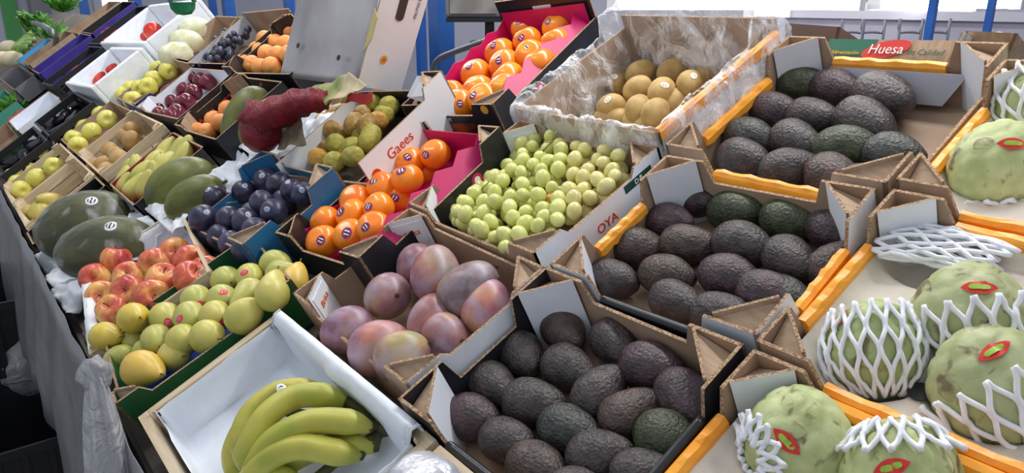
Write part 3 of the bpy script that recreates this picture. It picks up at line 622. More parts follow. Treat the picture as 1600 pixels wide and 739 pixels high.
avos([(1250,131,0,GN,1.05), (1307,139,10,PU), (1381,153,25,DK,1.22), (1210,175,5,PU), (1270,184,10,DK), (1352,193,25,DK,1.16), (1171,217,10,TE,1.05), (1246,223,20,DK), (1323,232,0,GN,1.05), (1396,243,10,TE), (1164,250,15,DK), (1235,265,-15,DK), (1303,279,25,BR,1.05), (1350,292,10,BR,.95)], 'top avocado box', .055, 1.06)
# ------------------------------------------------------------------ mangoes
it = []
for px, py, ang, tilt, h, sc, t, lk in [
 (545,519,160,25,-.035,.96,(.82,.74,.92),'dull purple mango with dimpled end'), (606,464,20,25,-.03,.98,(1.0,1.05,.95),'greenish pink mango with orange spot'), (681,428,-75,20,-.015,1.06,(.88,.66,.86),'deep pink purple mango, highest in the pile'),
 (652,415,-80,10,-.04,.9,(.85,.8,.85),'mango half hidden behind the purple one'), (734,454,-30,10,-.02,1.1,(.66,.78,.6),'large green and purple mango'), (675,502,-60,25,-.035,.92,(1.18,.98,.8),'orange pink mango'),
 (593,544,-25,5,-.035,1.05,(1.08,.72,.85),'bright pink mango'), (628,556,-20,10,-.022,.92,(.95,1.08,.85),'green and yellow mango'), (696,525,20,10,-.04,.86,(1.1,1.12,1.0),'pale green pink mango'), (760,479,-50,20,-.035,.9,(1.15,.82,.9),'rosy mango by the white side')]:
    o = put('mango', px, py, h=h, ang=ang, tilt=tilt, scale=sc*.89, tint=t)
    tag(o, lk+' in the mango box', 'mango', 'mangoes in their box'); it.append(o)
    M = frame(Vector((.0, 0, .0595)), Matrix.Identity(3)); s = MB().lathe([(0, -.002), (.005, -.001), (.0042, .002), (.0022, .0035), (0, .0032)], 10).build('stem_scar', CALYX, o, True); s.location = (2.4*.0595**2-.004, 0, .0595)
slope(28)
# ------------------------------------------------------------------ persimmons
def persims(rows, where, floor, lift, sc=1.0):
    it = []
    for i, (px, py, *r) in enumerate(rows):
        o = put('persimmon', px, py, h=floor+.033*sc+(r[0] if r else lift), ang=random.uniform(0, 360), tilt=random.uniform(60, 88), scale=sc, tint=(1, random.uniform(.88, 1.08), 1))
        it.append((o, 'glossy orange persimmon'))
        if i % 4 != 3:
            w = (tocam(o.matrix_basis.translation)+EN*.45+RT*random.uniform(-1.0, .25)+UPV*random.uniform(-.5, .6)).normalized(); add_sticker(o, 'p', w, random.uniform(.010, .013), o.data)
    label_rows(it, where, 'persimmon', 'persimmons in the '+where, .055)
persims([(642,231), (680,241), (640,253), (598,269), (636,280), (664,268,-.02), (598,292), (555,312), (592,325), (624,310,-.015), (550,336), (508,346), (548,368), (585,357), (504,378), (563,386,-.01)], 'middle persimmon box', -.094, .02, .96)
persims([(820,43), (871,43), (824,64), (869,66), (781,82), (829,86), (788,101), (844,100), (743,115), (794,123), (747,141), (790,140), (704,150), (756,155), (717,164)], 'top persimmon box', -.094, .02, 1.12)
slope(26)
# ------------------------------------------------------------------ golden kiwis
it = []
for i, (px, py, ang, lift) in enumerate([(1000,114,-20,.02), (1049,112,-25,.015), (1077,131,-65,.03), (996,139,-25,.03), (1034,144,-60,.035), (964,131,-60,0), (955,167,0,.02), (998,171,-60,.025), (1024,176,-50,.03), (1052,161,-40,.01), (966,188,20,.0), (994,191,10,.0), (947,189,0,-.005), (1109,112,-20,0), (1014,196,-30,.0)]):
    o = put('kiwi', px, py, ang=ang, tilt=random.uniform(-5, 20), lift=lift, scale=1.02, tint=(random.uniform(.95, 1.1),)*3); it.append((o, 'smooth golden brown kiwi'))
    if i in (2, 4, 5, 6): add_sticker(o, 'k', (tocam(o.matrix_basis.translation)+UPV*.55+RT*(-.3 if i in (5, 6) else .4)).normalized(), .009, o.data)
label_rows(it, 'plastic lined kiwi box', 'kiwi', 'golden kiwis', .05)
slope(30)
# ------------------------------------------------------------------ red apples
it = []
for i, (px, py, ang, lift) in enumerate([(148,434,60,.03), (181,405,-40,.03), (201,432,20,.03), (242,412,100,.02), (274,395,30,.01), (298,408,20,.02), (255,436,-20,.035), (298,434,-20,.035), (201,456,80,.035), (238,463,10,.035), (160,463,60,.015), (177,484,60,.03), (322,424,0,.0)]):
    t = (1, 1, 1) if px < 210 else (.95, .8, .9)
    o = put('red_apple', px, py, ang=ang, tilt=random.uniform(10, 60), lift=lift, tint=t, scale=1.0, name='red_apple'); it.append((o, 'red and yellow streaked apple' if px < 210 else 'deep red streaked apple'))
    s = link('stem', STEMM, o); s.location = (0, 0, .022)
label_rows(it, 'paper lined apple crate', 'apple', 'red apples', .06)
slope(28)
# ------------------------------------------------------------------ pears in the green box
it = []
YE, GR, YG, OR = (1.44, 1.1, .6), (1.0, 1.0, .95), (1.18, 1.08, 1.0), (1.5, 1.02, .7)
PL = {YE: 'plump yellow pear', GR: 'green pear', YG: 'pale yellow green pear', OR: 'orange yellow pear'}
for i, (px, py, ang, lift, kd, t, sc) in enumerate([(168,527,15,.035,'pear',YE,1.0), (212,497,20,.05,'pear',YE,1.0), (259,497,60,.035,'round_pear',YG,.98), (298,497,60,.04,'round_pear',GR,1.0), (339,495,30,.04,'round_pear',YG,.95), (383,492,-30,.04,'round_pear',YG,1.05), (307,469,60,.035,'round_pear',GR,.95), (348,468,40,.035,'round_pear',GR,.95), (385,462,120,.045,'pear',GR,.92), (426,452,-80,.05,'pear',YG,1.05), (355,439,30,.02,'round_pear',GR,.98), (391,434,60,.03,'round_pear',YG,.9), (432,413,0,.02,'round_pear',GR,.95), (444,428,0,.02,'pear',GR,.95), (461,436,-60,.03,'pear',OR,.9), (246,532,60,.03,'round_pear',GR,.95), (287,532,40,.035,'round_pear',YG,.95), (326,527,20,.035,'round_pear',YG,1.02), (210,534,80,.015,'round_pear',GR,.78), (190,560,-20,.01,'round_pear',GR,.95), (233,551,0,.01,'round_pear',GR,.92), (274,556,20,.02,'round_pear',YG,.95), (227,577,12,.03,'pear',OR,1.12)]):
    o = put(kd, px, py, ang=ang, tilt=random.uniform(0, 20), lift=lift+.014, tint=t, scale=sc, name='pear'); it.append((o, PL[t]))
    s = link('stem', STEMM, o); s.location = (.0 if kd == 'round_pear' else .006, 0, .036 if kd == 'round_pear' else .045)
    if i in (2, 3, 4, 6, 7, 11): add_sticker(o, 'r', (tocam(o.matrix_basis.translation)+RT*random.uniform(-.8, .4)+UPV*random.uniform(-.4, .6)).normalized(), .009, o.data)
label_rows(it, 'green pear box', 'pear', 'pears in the green box', .05)
slope(30)
# ------------------------------------------------------------------ plums
it = []
for i, (px, py, lift) in enumerate([(335,310,.03), (318,342,.04), (415,281,.02), (436,289,.02), (457,298,.02), (474,304,.01), (381,300,.015), (409,317,.025), (428,331,.025), (358,342,.03), (383,346,.025), (400,361,.02), (344,369,.015), (362,380,.015), (383,390,.02), (360,318,0), (395,335,.01), (445,315,.0), (395,285,.0), (330,365,.0)]):
    o = put('plum', px, py, tilt=random.uniform(-60, 60), lift=lift, scale=1.02 if px > 340 else 1.16, tint=(1, 1, 1) if i % 3 else (.75, .7, .8)); it.append((o, 'dark blue plum' if i % 3 else 'blackish plum'))
    if i % 2 == 0 or i in (1, 5): add_sticker(o, 'b', (tocam(o.matrix_basis.translation)+UPV*random.uniform(.2, .9)+RT*random.uniform(-.5, .5)).normalized(), .008, o.data)
label_rows(it, 'blue plum box', 'plum', 'dark plums in the blue box', .05)
# ------------------------------------------------------------------ prickly pears
it = []
OG, GG, BB = (1.3, .86, .55), (.98, 1.12, .72), (.92, .68, .58)
PK = {OG: 'orange prickly pear', GG: 'yellow green prickly pear', BB: 'brownish prickly pear'}
for i, (px, py, ang, lift, t) in enumerate([(488,228,60,.0,BB), (497,247,30,.02,OG), (524,225,30,.025,GG), (551,230,20,.025,GG), (522,253,30,.02,GG), (551,245,10,.02,GG), (516,202,40,.02,BB), (553,194,-60,.025,BB), (574,197,-60,.025,BB), (578,216,-50,.03,GG), (537,178,0,.01,BB), (583,160,30,.02,GG), (608,165,30,.02,GG), (600,179,20,.01,GG), (560,165,0,.0,BB), (530,158,0,.0,BB), (505,215,0,-.005,BB), (540,210,20,.0,BB), (565,215,20,.005,GG), (535,240,0,.0,OG), (510,236,0,.0,BB), (565,180,0,.01,BB), (590,190,30,.01,OG), (548,160,0,.01,GG), (595,150,0,.0,BB), (520,180,40,.0,BB), (505,190,20,.0,BB)]):
    o = put('prickly_pear', px, py, ang=ang, tilt=random.uniform(0, 25), lift=lift+.006, tint=t, scale=.93); it.append((o, PK[t]))
label_rows(it, 'white prickly pear box', 'prickly pear', 'prickly pears in the white box', .05)
slope(34.5)
# ------------------------------------------------------------------ smaller fruit further along the stall
def simple(kind, pts, look, where, cat, group, sc=1.0, lift=.015, step=.07, tint=(1, 1, 1), jit=.06, name=None, stick=None, ang=None):
    it = []
    for px, py in pts:
        j = random.uniform(1-jit, 1+jit); o = put(kind, px, py, lift=lift, scale=sc, tint=(tint[0]*j, tint[1]*j, tint[2]*j), tilt=random.uniform(-20, 60), name=name, ang=ang); it.append((o, look))
    label_rows(it, where, cat, group, step)
    return it
simple('pear', [(53,319), (77,316), (50,334), (64,329)], 'brownish green pear', 'far wooden pear crate', 'pear', 'pears in the far wooden crate', 1.25, -.005, tint=(1.05,.88,.8))
simple('kiwi', [(206,205), (206,221), (172,235), (181,243), (188,250), (161,259), (168,267), (196,213), (150,262)], 'round brown fruit', 'wooden brown fruit crate', 'fruit', 'brown fruit in the wooden crate', 1.12, .012, tint=(.86,.8,.85))
simple('pear', [(261,236), (280,240), (246,251), (266,253), (227,268), (242,277), (216,265), (197,284), (214,292), (231,290), (292,236), (252,265), (288,248), (203,272)], 'long green pear', 'black pear box', 'pear', 'green pears in the black box', 1.05, .02, tint=(1.05,1.0,.95), ang=-40)
simple('apricot', [(368,147), (341,168), (356,171), (322,183), (334,187), (345,192), (297,198), (308,205), (323,207)], 'pale orange apricot', 'lower black apricot box', 'apricot', 'apricots in the lower box', .86, .012)
simple('red_plum', [(303,122), (314,126), (325,129), (265,145), (288,141), (303,145), (271,160), (283,163), (246,168), (250,180), (260,183), (270,183), (292,159), (277,176)], 'shiny dark red plum', 'red plum box', 'plum', 'dark red plums', .9, .012)
simple('apricot', [(438,44), (455,48), (469,46), (414,61), (430,66), (447,69), (402,79), (417,84), (434,86), (380,98), (394,101), (408,106), (424,104), (452,85)], 'pale orange apricot', 'upper black apricot box', 'apricot', 'apricots in the upper box', .92, .02)
simple('yellow_apple', [(23,276), (28,287), (34,297), (49,268), (57,278), (74,247), (84,260)], 'yellow green apple', 'front yellow apple crate', 'apple', 'yellow apples at the front edge', .98, .012, name='yellow_apple')
simple('yellow_apple', [(115,217), (122,227), (133,199), (144,206), (159,179), (168,187)], 'yellow green apple', 'second row yellow apple box', 'apple', 'yellow apples in the second row', 1.0, .012, name='yellow_apple')
simple('yellow_apple', [(195,149), (208,157), (220,139), (206,140), (219,121), (240,125), (247,108), (263,110), (232,135)], 'yellow green apple', 'third row yellow apple box', 'apple', 'yellow apples in the third row', 1.0, .015, name='yellow_apple')
slope(26)
# ------------------------------------------------------------------ grapes: bunches of berries on stalks
GST = mat('grape_stalk', srgb(170,150,90), srgb(130,104,60), scale=40, rough=.7)
rg = random.Random(21)
poly = [(694,322), (760,385), (795,398), (850,372), (905,342), (960,308), (985,272), (982,250), (945,228), (905,226), (870,214), (830,212), (800,222), (790,262), (750,276), (728,300)]
def inside(x, y):
    c = False; j = len(poly)-1
    for i in range(len(poly)):
        (xi, yi), (xj, yj) = poly[i], poly[j]
        if (yi > y) != (yj > y) and x < (xj-xi)*(y-yi)/(yj-yi)+xi: c = not c
        j = i
    return c
cent = [(745,330,'left'), (800,360,'front'), (880,335,'middle'), (850,260,'back'), (940,280,'right')]
berries = []
for layer, lift, mind in ((0, -.055, .0255), (1, -.034, .0262), (2, -.010, .0268)):
    got = []; tries = 0
    while tries < 2600:
        tries += 1; x, y = rg.uniform(690, 992), rg.uniform(208, 400)
        if not inside(x, y): continue
        ex = 0 if layer < 2 else 12
        if layer == 2 and (not inside(x-ex, y) or not inside(x+ex, y+8)): continue
        p = PX(x, y, lift)+EN*rg.uniform(-.005, .006)
        if all((p-q).length > mind for q in got): got.append(p); berries.append((p, x, y))
GL = {'left': 'green grape bunch at the left corner of the grape box', 'front': 'green grape bunch at the front edge of the grape box', 'middle': 'pale green grape bunch in the middle of the grape box', 'back': 'green grape bunch with a bare stalk, back of the grape box', 'right': 'yellowish grape bunch against the white side of the grape box'}
for cx_, cy_, nm in cent:
    mine = [(p, x, y) for p, x, y in berries if min(cent, key=lambda c: (x-c[0])**2+1.6*(y-c[1])**2)[2] == nm]
    o0 = PX(cx_, cy_, -.045); e = empty('grape_bunch', Matrix.Translation(o0), GL[nm], 'grapes', 'green grape bunches')
    st_ = MB(); top = PX(cx_+6, cy_-10, -.02)-o0
    for k in range(7):
        p = rg.choice(mine)[0]-o0; st_.tube([(0, 0, -.01), p*.5+EN*.006, p+EN*.004], [.0022, .0016, .001], 5)
    if nm == 'back':
        a0, a1, a2 = PX(846,238,-.01), PX(862,222,.02), PX(869,205,.035)
        st_.tube([a0-o0, a1-o0, a2-o0], [.0022, .002, .0016], 6); st_.tube([a1-o0, PX(850,222,.02)-o0], .0014, 5); st_.tube([PX(842,246,-.01)-o0, a0-o0], .002, 5)
    if nm == 'left': st_.tube([PX(752,296,0)-o0, PX(765,283,.004)-o0], .0015, 5)
    st_.build('stalk', GST, e, True)
    for p, x, y in mine:
        b = link('berry', rg.choice(VAR['grape']), e); q = Vector((rg.gauss(0, 1), rg.gauss(0, 1), rg.gauss(0, 1))).normalized()
        b.matrix_basis = frame(p-o0, q.to_track_quat('Z', 'Y').to_matrix()) @ Matrix.Scale(rg.uniform(.9, 1.12), 4)
        w = 1.0 if x < 880 else 1.1; j = rg.uniform(.9, 1.08); b.color = (w*j*1.06, j*(1.02 if w == 1 else 1.0), j*(.92 if w == 1 else 1.08), 1)
    if nm == 'middle':
        b = [c for c in e.children if c.name.startswith('berry')]; n_ = min(b, key=lambda c: ((c.matrix_basis.translation+o0)-PX(858,301,-.02)).length); n_.color = (1.15, .62, .42, 1)
# ------------------------------------------------------------------ cherimoyas with foam nets
LEAFS = mat('red_label', srgb(214,44,36), rough=.35); LEAFG = mat('lime_label', srgb(150,190,60), rough=.4)
from mathutils.kdtree import KDTree
_kd = {}
def surf(me, l):
    if me.name not in _kd:
        k_ = KDTree(len(me.vertices)); [k_.insert(v.co.normalized(), v.index) for v in me.vertices]; k_.balance(); _kd[me.name] = k_
    return me.vertices[_kd[me.name].find(l.normalized())[1]].co.length
def net(o, me, s, t0, t1, n=18, rad=.0032, axis=Vector((0, 0, 1)), amp=.9, out=1.06):
    """foam sleeve: zigzag strands round axis from polar angle t0 to t1 (object space)"""
    axis = axis.normalized(); a = axis.orthogonal().normalized(); b = axis.cross(a); mb = MB()
    cells = max(2, int(round((t1-t0)/.46))); n = int(n*1.75)//2*2
    for i in range(n):
        sg = 1 if i % 2 else -1; pts = []; m = cells*6
        for k in range(m+1):
            t = t0+(t1-t0)*k/m; ph = 2*PI*i/n+sg*amp*PI/n*math.cos(PI*k/6)
            dr = axis*math.cos(t)+(a*math.cos(ph)+b*math.sin(ph))*math.sin(t)
            fl = 1+.10*max(0, 1-k/3)+.02*math.sin(i*1.7)
            pts.append(dr*(max(surf(me, dr), .04)*out*fl))
        mb.tube(pts, rad, 6)
    return mb.build('foam_net', FOAM, o, True)
def cheri(px, py, lab, h=-.035, ang=0, tilt=60, sc=1.0, k=0, tint=(1, 1, 1), nt=None, leaf=None):
    loc = PX(px, py, h); d = pdir(px, py, ang, h); ax = (d*math.cos(R(tilt))+EN*math.sin(R(tilt))).normalized(); x = ax.orthogonal().normalized(); y = ax.cross(x)
    me = VAR['cherimoya'][k]; o = link('cherimoya', me); o.matrix_basis = frame(loc, Matrix((x, y, ax)).transposed()) @ Matrix.Scale(sc, 4); o.color = (*tint, 1)
    tag(o, lab, 'cherimoya', 'cherimoyas at the right end')
    inv = o.matrix_basis.to_3x3().inverted()
    if leaf:
        lpx, lpy, la = leaf; target = None
        # where the view ray meets the fruit (sphere approximation)
        dr = ray(lpx, lpy).normalized(); oc = CAM-loc; rr = .062*sc; B_ = oc.dot(dr); C_ = oc.dot(oc)-rr*rr; D_ = B_*B_-C_
        hit = CAM+dr*(-B_-math.sqrt(max(D_, 0))); l = (inv @ (hit-loc)).normalized(); r_ = surf(me, l)
        wx = RT*math.cos(R(la))-UPV*math.sin(R(la)); lx = (inv @ wx); nl = l; lx = (lx-nl*lx.dot(nl)).normalized(); ly = nl.cross(lx)
        for nm, m, a_, b_, off in (('leaf_label', LEAFS, .019, .0085, .0025), ('label_centre', LEAFG, .0105, .0032, .0034)):
            mb = MB(); n = 12; up = []; lo = []
            vs = []
            for i in range(n+1):
                t = -1+2*i/n; w = b_*(1-t*t) if nm == 'leaf_label' else b_*(1-abs(t)**6*.6)
                for s_ in (-1, 0, 1):
                    q = lx*(t*a_)+ly*(s_*w); q = (nl*(r_)+q).normalized(); vs.append(q*(max(surf(me, q), r_*.985)+off))
            fs = [(i*3+j, (i+1)*3+j, (i+1)*3+j+1, i*3+j+1) for i in range(n) for j in (0, 1)]
            mb.add(vs, fs).build(nm, m, o, True)
    if nt:
        axw, t0, t1, n = nt; net(o, me, sc, t0, t1, n, axis=inv @ axw)
    return o
DN = -UPV*.9+RT*.05-FW*.15
cheri(1366,545, 'cherimoya deep in a foam net, left of the middle box', ang=-60, tilt=50, sc=.84, k=0, nt=(UPV+FW*.35, .75, 2.75, 20), leaf=(1312,503,-25), tint=(.9,.95,.8))
cheri(1515,497, 'cherimoya with red leaf label and foam net, back of middle box', ang=-90, tilt=60, sc=.96, k=1, nt=(UPV+FW*.3-RT*.1, 1.35, 2.6, 20), leaf=(1530,451,14))
cheri(1552,603, 'cherimoya with loose foam net at the right frame edge', ang=-90, tilt=60, sc=.94, k=2, nt=(UPV*.8+FW*.3-RT*.45, 1.35, 2.7, 18), leaf=(1553,551,-28))
cheri(1248,690, 'pale cherimoya with red leaf label in the lowest box', ang=-60, tilt=65, sc=.90, k=3, tint=(1.12,1.14,1.05), nt=(RT*.95+UPV*.2+FW*.2, 2.35, 2.85, 16), leaf=(1229,690,40))
cheri(1408,748, 'cherimoya cut by the bottom frame edge, foam net behind', ang=-60, tilt=60, sc=.88, k=4, tint=(1.1,1.12,1.0), nt=(-UPV*.7+FW*-.2, 2.0, 2.7, 18), leaf=(1393,731,-10))
cheri(1562,262, 'pale cherimoya with a dark bruise in the top right box', ang=-60, tilt=60, sc=.98, k=1, tint=(1.15,1.18,1.08), nt=(UPV, 2.25, 2.7, 16), leaf=(1582,226,14))
cheri(1625,160, 'netted cherimoya at the right frame edge, top box', ang=-60, tilt=60, sc=.95, k=3, tint=(1.05,1.1,1.0), nt=(UPV+FW*.3, .8, 2.6, 18))
# empty net lying on the pulp tray
def loose_net(px, py, lab):
    mb = MB(); o0 = PX(px, py, -.035); n = 22
    for i in range(n):
        sg = 1 if i % 2 else -1; pts = []
        for k in range(15):
            t = k/14; a = 2*PI*i/n+sg*.13*math.cos(PI*k/2); q = EX*(-.06+.13*t+.01*math.sin(a*2))+EV*(.036*math.cos(a)*(1-.25*t)+.008*math.sin(3*t))+EN*(.012+.010*math.sin(a)+.008*nz3((i, t*3, 0), 1)); pts.append(q)
        mb.tube(pts, .003, 6)
    return tag(mb.build('foam_net', FOAM, smooth=True, M=Matrix.Translation(o0)), lab, 'foam net', 'loose foam nets')
loose_net(1468,402, 'empty crumpled white foam net on the beige pulp tray')
# moulded pulp trays
def pulp(root, L, W, cups, lab_hole, z0=.018, name='pulp_tray'):
    hx, hy = L/2-.012, W/2-.012
    def f(i, j):
        x, y = -hx+2*hx*i, -hy+2*hy*j; z = .052
        for cx_, cy_, r in cups:
            d = math.hypot(x-cx_, y-cy_)/r
            if d < 1.25: z -= .034*max(0, min(1, (1.25-d)/.4))
        ed = min(x+hx, hx-x, y+hy, hy-y); z += .012*max(0, 1-ed/.02)**2
        z += .003*math.sin(x*95)*max(0, 1-abs(y)/.02)
        return (x, y, z+.004)
    o = MB().grid(70, 56, f).build(name, PULP, root, True)
    for hx_, hy_ in lab_hole: MB().lathe([(0, 0), (.011, 0), (.013, .001), (.0115, .0015)], 16).build('tray_hole', SHADEBLK, root, M=Matrix.Translation((hx_, hy_, .0572)))  # black disc paints the shade inside the tray hole
def loc_of(root, px, py, h):
    return root.matrix_basis.inverted() @ PX(px, py, h)
for root, L, W, cs, holes in ((boxH, HL_, HW_, [(1248,700), (1408,752)], []), (boxI, IL_, IW_, [(1366,560), (1515,510), (1552,615), (1465,400)], [(1438,615)]), (boxJ, JL_, JW_, [(1562,272), (1625,170)], [])):
    cups = [(*loc_of(root, a_, b_, -.045)[:2], .052) for a_, b_ in cs]
    pulp(root, L, W, cups, [tuple(loc_of(root, a_, b_, -.045)[:2]) for a_, b_ in holes])
# ------------------------------------------------------------------ bananas
BAN = mat('banana_skin', srgb(186,176,78), srgb(154,158,58), scale=14, rough=.42, tint=True, stretch=(1,1,1))
TIP = mat('banana_tip', srgb(74,76,30), srgb(50,48,24), scale=40, rough=.7)
def spline(P, n):
    out = []; P = [Vector(p) for p in P]; Q = [P[0]*2-P[1]]+P+[P[-1]*2-P[-2]]
    for i in range(1, len(Q)-2):
        for k in range(n):
            t = k/n; p0, p1, p2, p3 = Q[i-1:i+3]
            out.append(.5*((2*p1)+(p2-p0)*t+(2*p0-5*p1+4*p2-p3)*t*t+(3*p1-p0-3*p2+p3)*t**3))
    out.append(P[-1]); return out
crown = PX(600, 668, -.062)
bun = empty('banana_bunch', Matrix.Translation(crown), 'bunch of green yellow bananas on white paper', 'bananas')
B = [ # pixel paths from the stem end to the tip with heights
 ([(500,606,-.04), (470,607,-.022), (431,614,-.012), (392,646,-.01), (376,685,-.02), (380,722,-.045)], .0165),
 ([(540,628,-.035), (505,618,-.012), (458,622,0), (415,653,.005), (388,703,-.01), (380,733,-.035)], .0185),
 ([(578,668,-.045), (545,660,-.02), (487,660,-.008), (435,684,-.005), (402,717,-.02), (388,740,-.045)], .0185),
 ([(560,712,-.06), (528,708,-.035), (470,699,-.018), (425,714,-.015), (392,748,-.03), (380,775,-.05)], .0185),
 ([(585,700,-.065), (545,695,-.05), (500,700,-.05), (455,722,-.05), (430,752,-.06)], .017),
 ([(420,640,-.06), (385,662,-.045), (366,695,-.045), (364,722,-.055), (374,745,-.07)], .0165),
 ([(470,768,-.065), (440,745,-.045), (412,745,-.04), (385,770,-.05)], .0175)]
BT = [(1.05, 1.02, 1), (1.0, 1.02, .95), (.98, 1.03, .95), (1.02, 1.04, 1), (.9, .98, .9), (1.04, 1.0, .9), (1, 1.05, 1)]
for (path, rad), t in zip(B, BT):
    P = [PX(a_, b_, h_)-crown for a_, b_, h_ in path]; S = spline(P, 7); n = len(S)-1
    rr = []
    for i in range(n+1):
        u = i/n; r_ = rad*min(1, .48+2.6*u)*(min(1, .42+4.2*(1-u)) if u > .8 else 1); rr.append(r_ if i < n else rad*.25)
    o = MB().tube(S, rr, 15, shape=lambda w: 1+.045*math.cos(5*w)).build('banana', BAN, bun, True); o.color = (*t, 1)
    MB().tube([S[-2], S[-1], S[-1]+(S[-1]-S[-2])*.6], [rad*.34, rad*.3, rad*.22], 8).build('tip', TIP, o, True)
    MB().tube([Vector((0, 0, 0)), S[0]*.55+EN*.004, S[0], S[1]], [.006, .007, rad*.5, rad*.55], 8).build('stalk', TIP, o, True)
MB().lathe(prof(8, lambda a: .016*math.sin(a), lambda a: -.013*math.cos(a)), 12).build('crown', TIP, bun, True)
w0 = PX(442, 609, .003)
link('sticker', SM['w'], bun, frame(w0-crown, (tocam(w0)+UPV*.6).normalized().to_track_quat('Z', 'X').to_matrix() @ Matrix.Rotation(R(20), 3, 'Z') @ Matrix.Diagonal((.013, .008, .008))))
# ------------------------------------------------------------------ paper linings
def crate_paper(name, root, L, W, lab, over, z=.012, top=.09, seed=0, group=None, nx=44, ny=36, wall=.012):
    """one sheet pressed into a crate: floor, four upturned sides, folded over the rim. over: extra length past the rim for L,R,F,B"""
    hx, hy = L/2-wall, W/2-wall
    sl, sr, sf, sb = (top+over[k] for k in 'LRFB')
    def fold(s, half, s0, s1):
        # s runs from -(half+s0) to half+s1; returns coordinate, height
        if s < -half: d = -half-s; sg = -1
        elif s > half: d = s-half; sg = 1
        else: return s, 0.0
        if d <= top: return sg*(half+.002*math.sin(d*40)), d
        q = d-top; return sg*(half+min(q, .012+q*.3)*1.0+.004), top+.004-max(0, q-.014)*.95
    def f(i, j):
        sx = -(hx+sl)+(2*hx+sl+sr)*i; sy = -(hy+sf)+(2*hy+sf+sb)*j
        x, zx = fold(sx, hx, sl, sr); y, zy = fold(sy, hy, sf, sb)
        n_ = nz3((sx, sy, 0), 16, seed); n2 = nz3((sx, sy, 0), 45, seed+3)
        zz = max(zx, zy) if min(zx, zy) < .001 else max(zx, zy)*.98
        ins = .010*max(0, n_)+.006
        if abs(x) >= hx-.001: x -= math.copysign(ins*(1 if zx < top else .1), x)
        if abs(y) >= hy-.001: y -= math.copysign(ins*(1 if zy < top else .1), y)
        return (x, y, z+max(0, zz+.004*n_*(1 if zz > .01 else .4)+.0025*n2))
    o = MB().grid(nx, ny, f).build(name, PAPER, None, True, root.matrix_basis.copy())
    md = o.modifiers.new('thick', 'SOLIDIFY'); md.thickness = .0008
    return tag(o, lab, 'paper', group)
crate_paper('lining_paper', boxB, BL_, BW_, 'white paper sheet lining the banana crate', {'L': -.012, 'R': -.012, 'F': -.008, 'B': .04}, seed=2, wall=.02)
crate_paper('lining_paper', boxAp, ApL, ApW, 'white paper lining under the red apples', {'L': .02, 'R': -.02, 'F': .03, 'B': -.03}, top=.066, seed=9)
# blue tape and white card on the banana crate's front corner
MB().box(-BL_/2-.002, -BL_/2+.05, -BW_/2-.0035, -BW_/2-.0005, .0, .055).build('blue_label', mat('bright_blue', srgb(20,110,200), rough=.4), boxB)
# silver and white wrapped parcel in the neighbouring crate
pc = MB().lathe(prof(12, lambda a: .052*math.sin(a)**.6, lambda a: -.035*math.cos(a)), 22, fn=lambda q: Vector((q.x*1.1, q.y*.95, q.z))*(1+.16*nz3(q, 22, 4)+.05*nz3(q, 60, 1)))
WRAP = mat('silver_wrap', srgb(222,222,228), srgb(150,156,172), scale=14, rough=.28, metal=.2, bump=.5, bscale=24, bdist=.02)
tag(pc.build('wrapped_parcel', WRAP, None, True, slope_frame(.652, .248, -.008)), 'crumpled silver plastic parcel in the wooden crate below the avocados', 'parcel')
# ------------------------------------------------------------------ clear plastic over the kiwi box
def film(root, L, W):
    hx, hy = L/2-.008, W/2-.008; n = 120; m = 18
    def f(i, j):
        a = 2*PI*i; # run round the rim
        # perimeter point of the rounded rectangle
        c, s = math.cos(a), math.sin(a); k = 1/max(abs(c)/hx, abs(s)/hy); px_, py_ = c*k, s*k
        t = j      # 0 inside floor .. .6 rim .. 1 outside
        top = .14 if py_ < hy*.6 else .185
        if abs(px_) > hx*.95: top += .01
        if py_ < -hy*.95: top = .142
        n1 = nz3((px_, py_, t*.25), 22, 5); n2 = nz3((px_, py_, t*.2), 55, 8)
        if t < .6:
            q = t/.6; inn = 1-.10*(1-q)-.16*max(0, n1)*math.sin(PI*q); z = .02+(top-.02)*q
        else:
            q = (t-.6)/.4; inn = 1.015+.085*math.sin(min(1, q*1.6)*PI/2)+.04*n1*q; z = top+.016*math.sin(q*PI)-.085*q**1.6-.02*abs(n1)*q
        return (px_*inn+.012*n2*t, py_*inn+.012*n1*t, z+.018*n2*t+.012*n1*t)
    o = MB().grid(n, m, f).build('plastic_film', FILM, None, True, root.matrix_basis.copy())
    return tag(o, 'crinkled clear plastic film draped over the kiwi box', 'plastic film')
film(boxK, KL_, KW_)
slope(32)
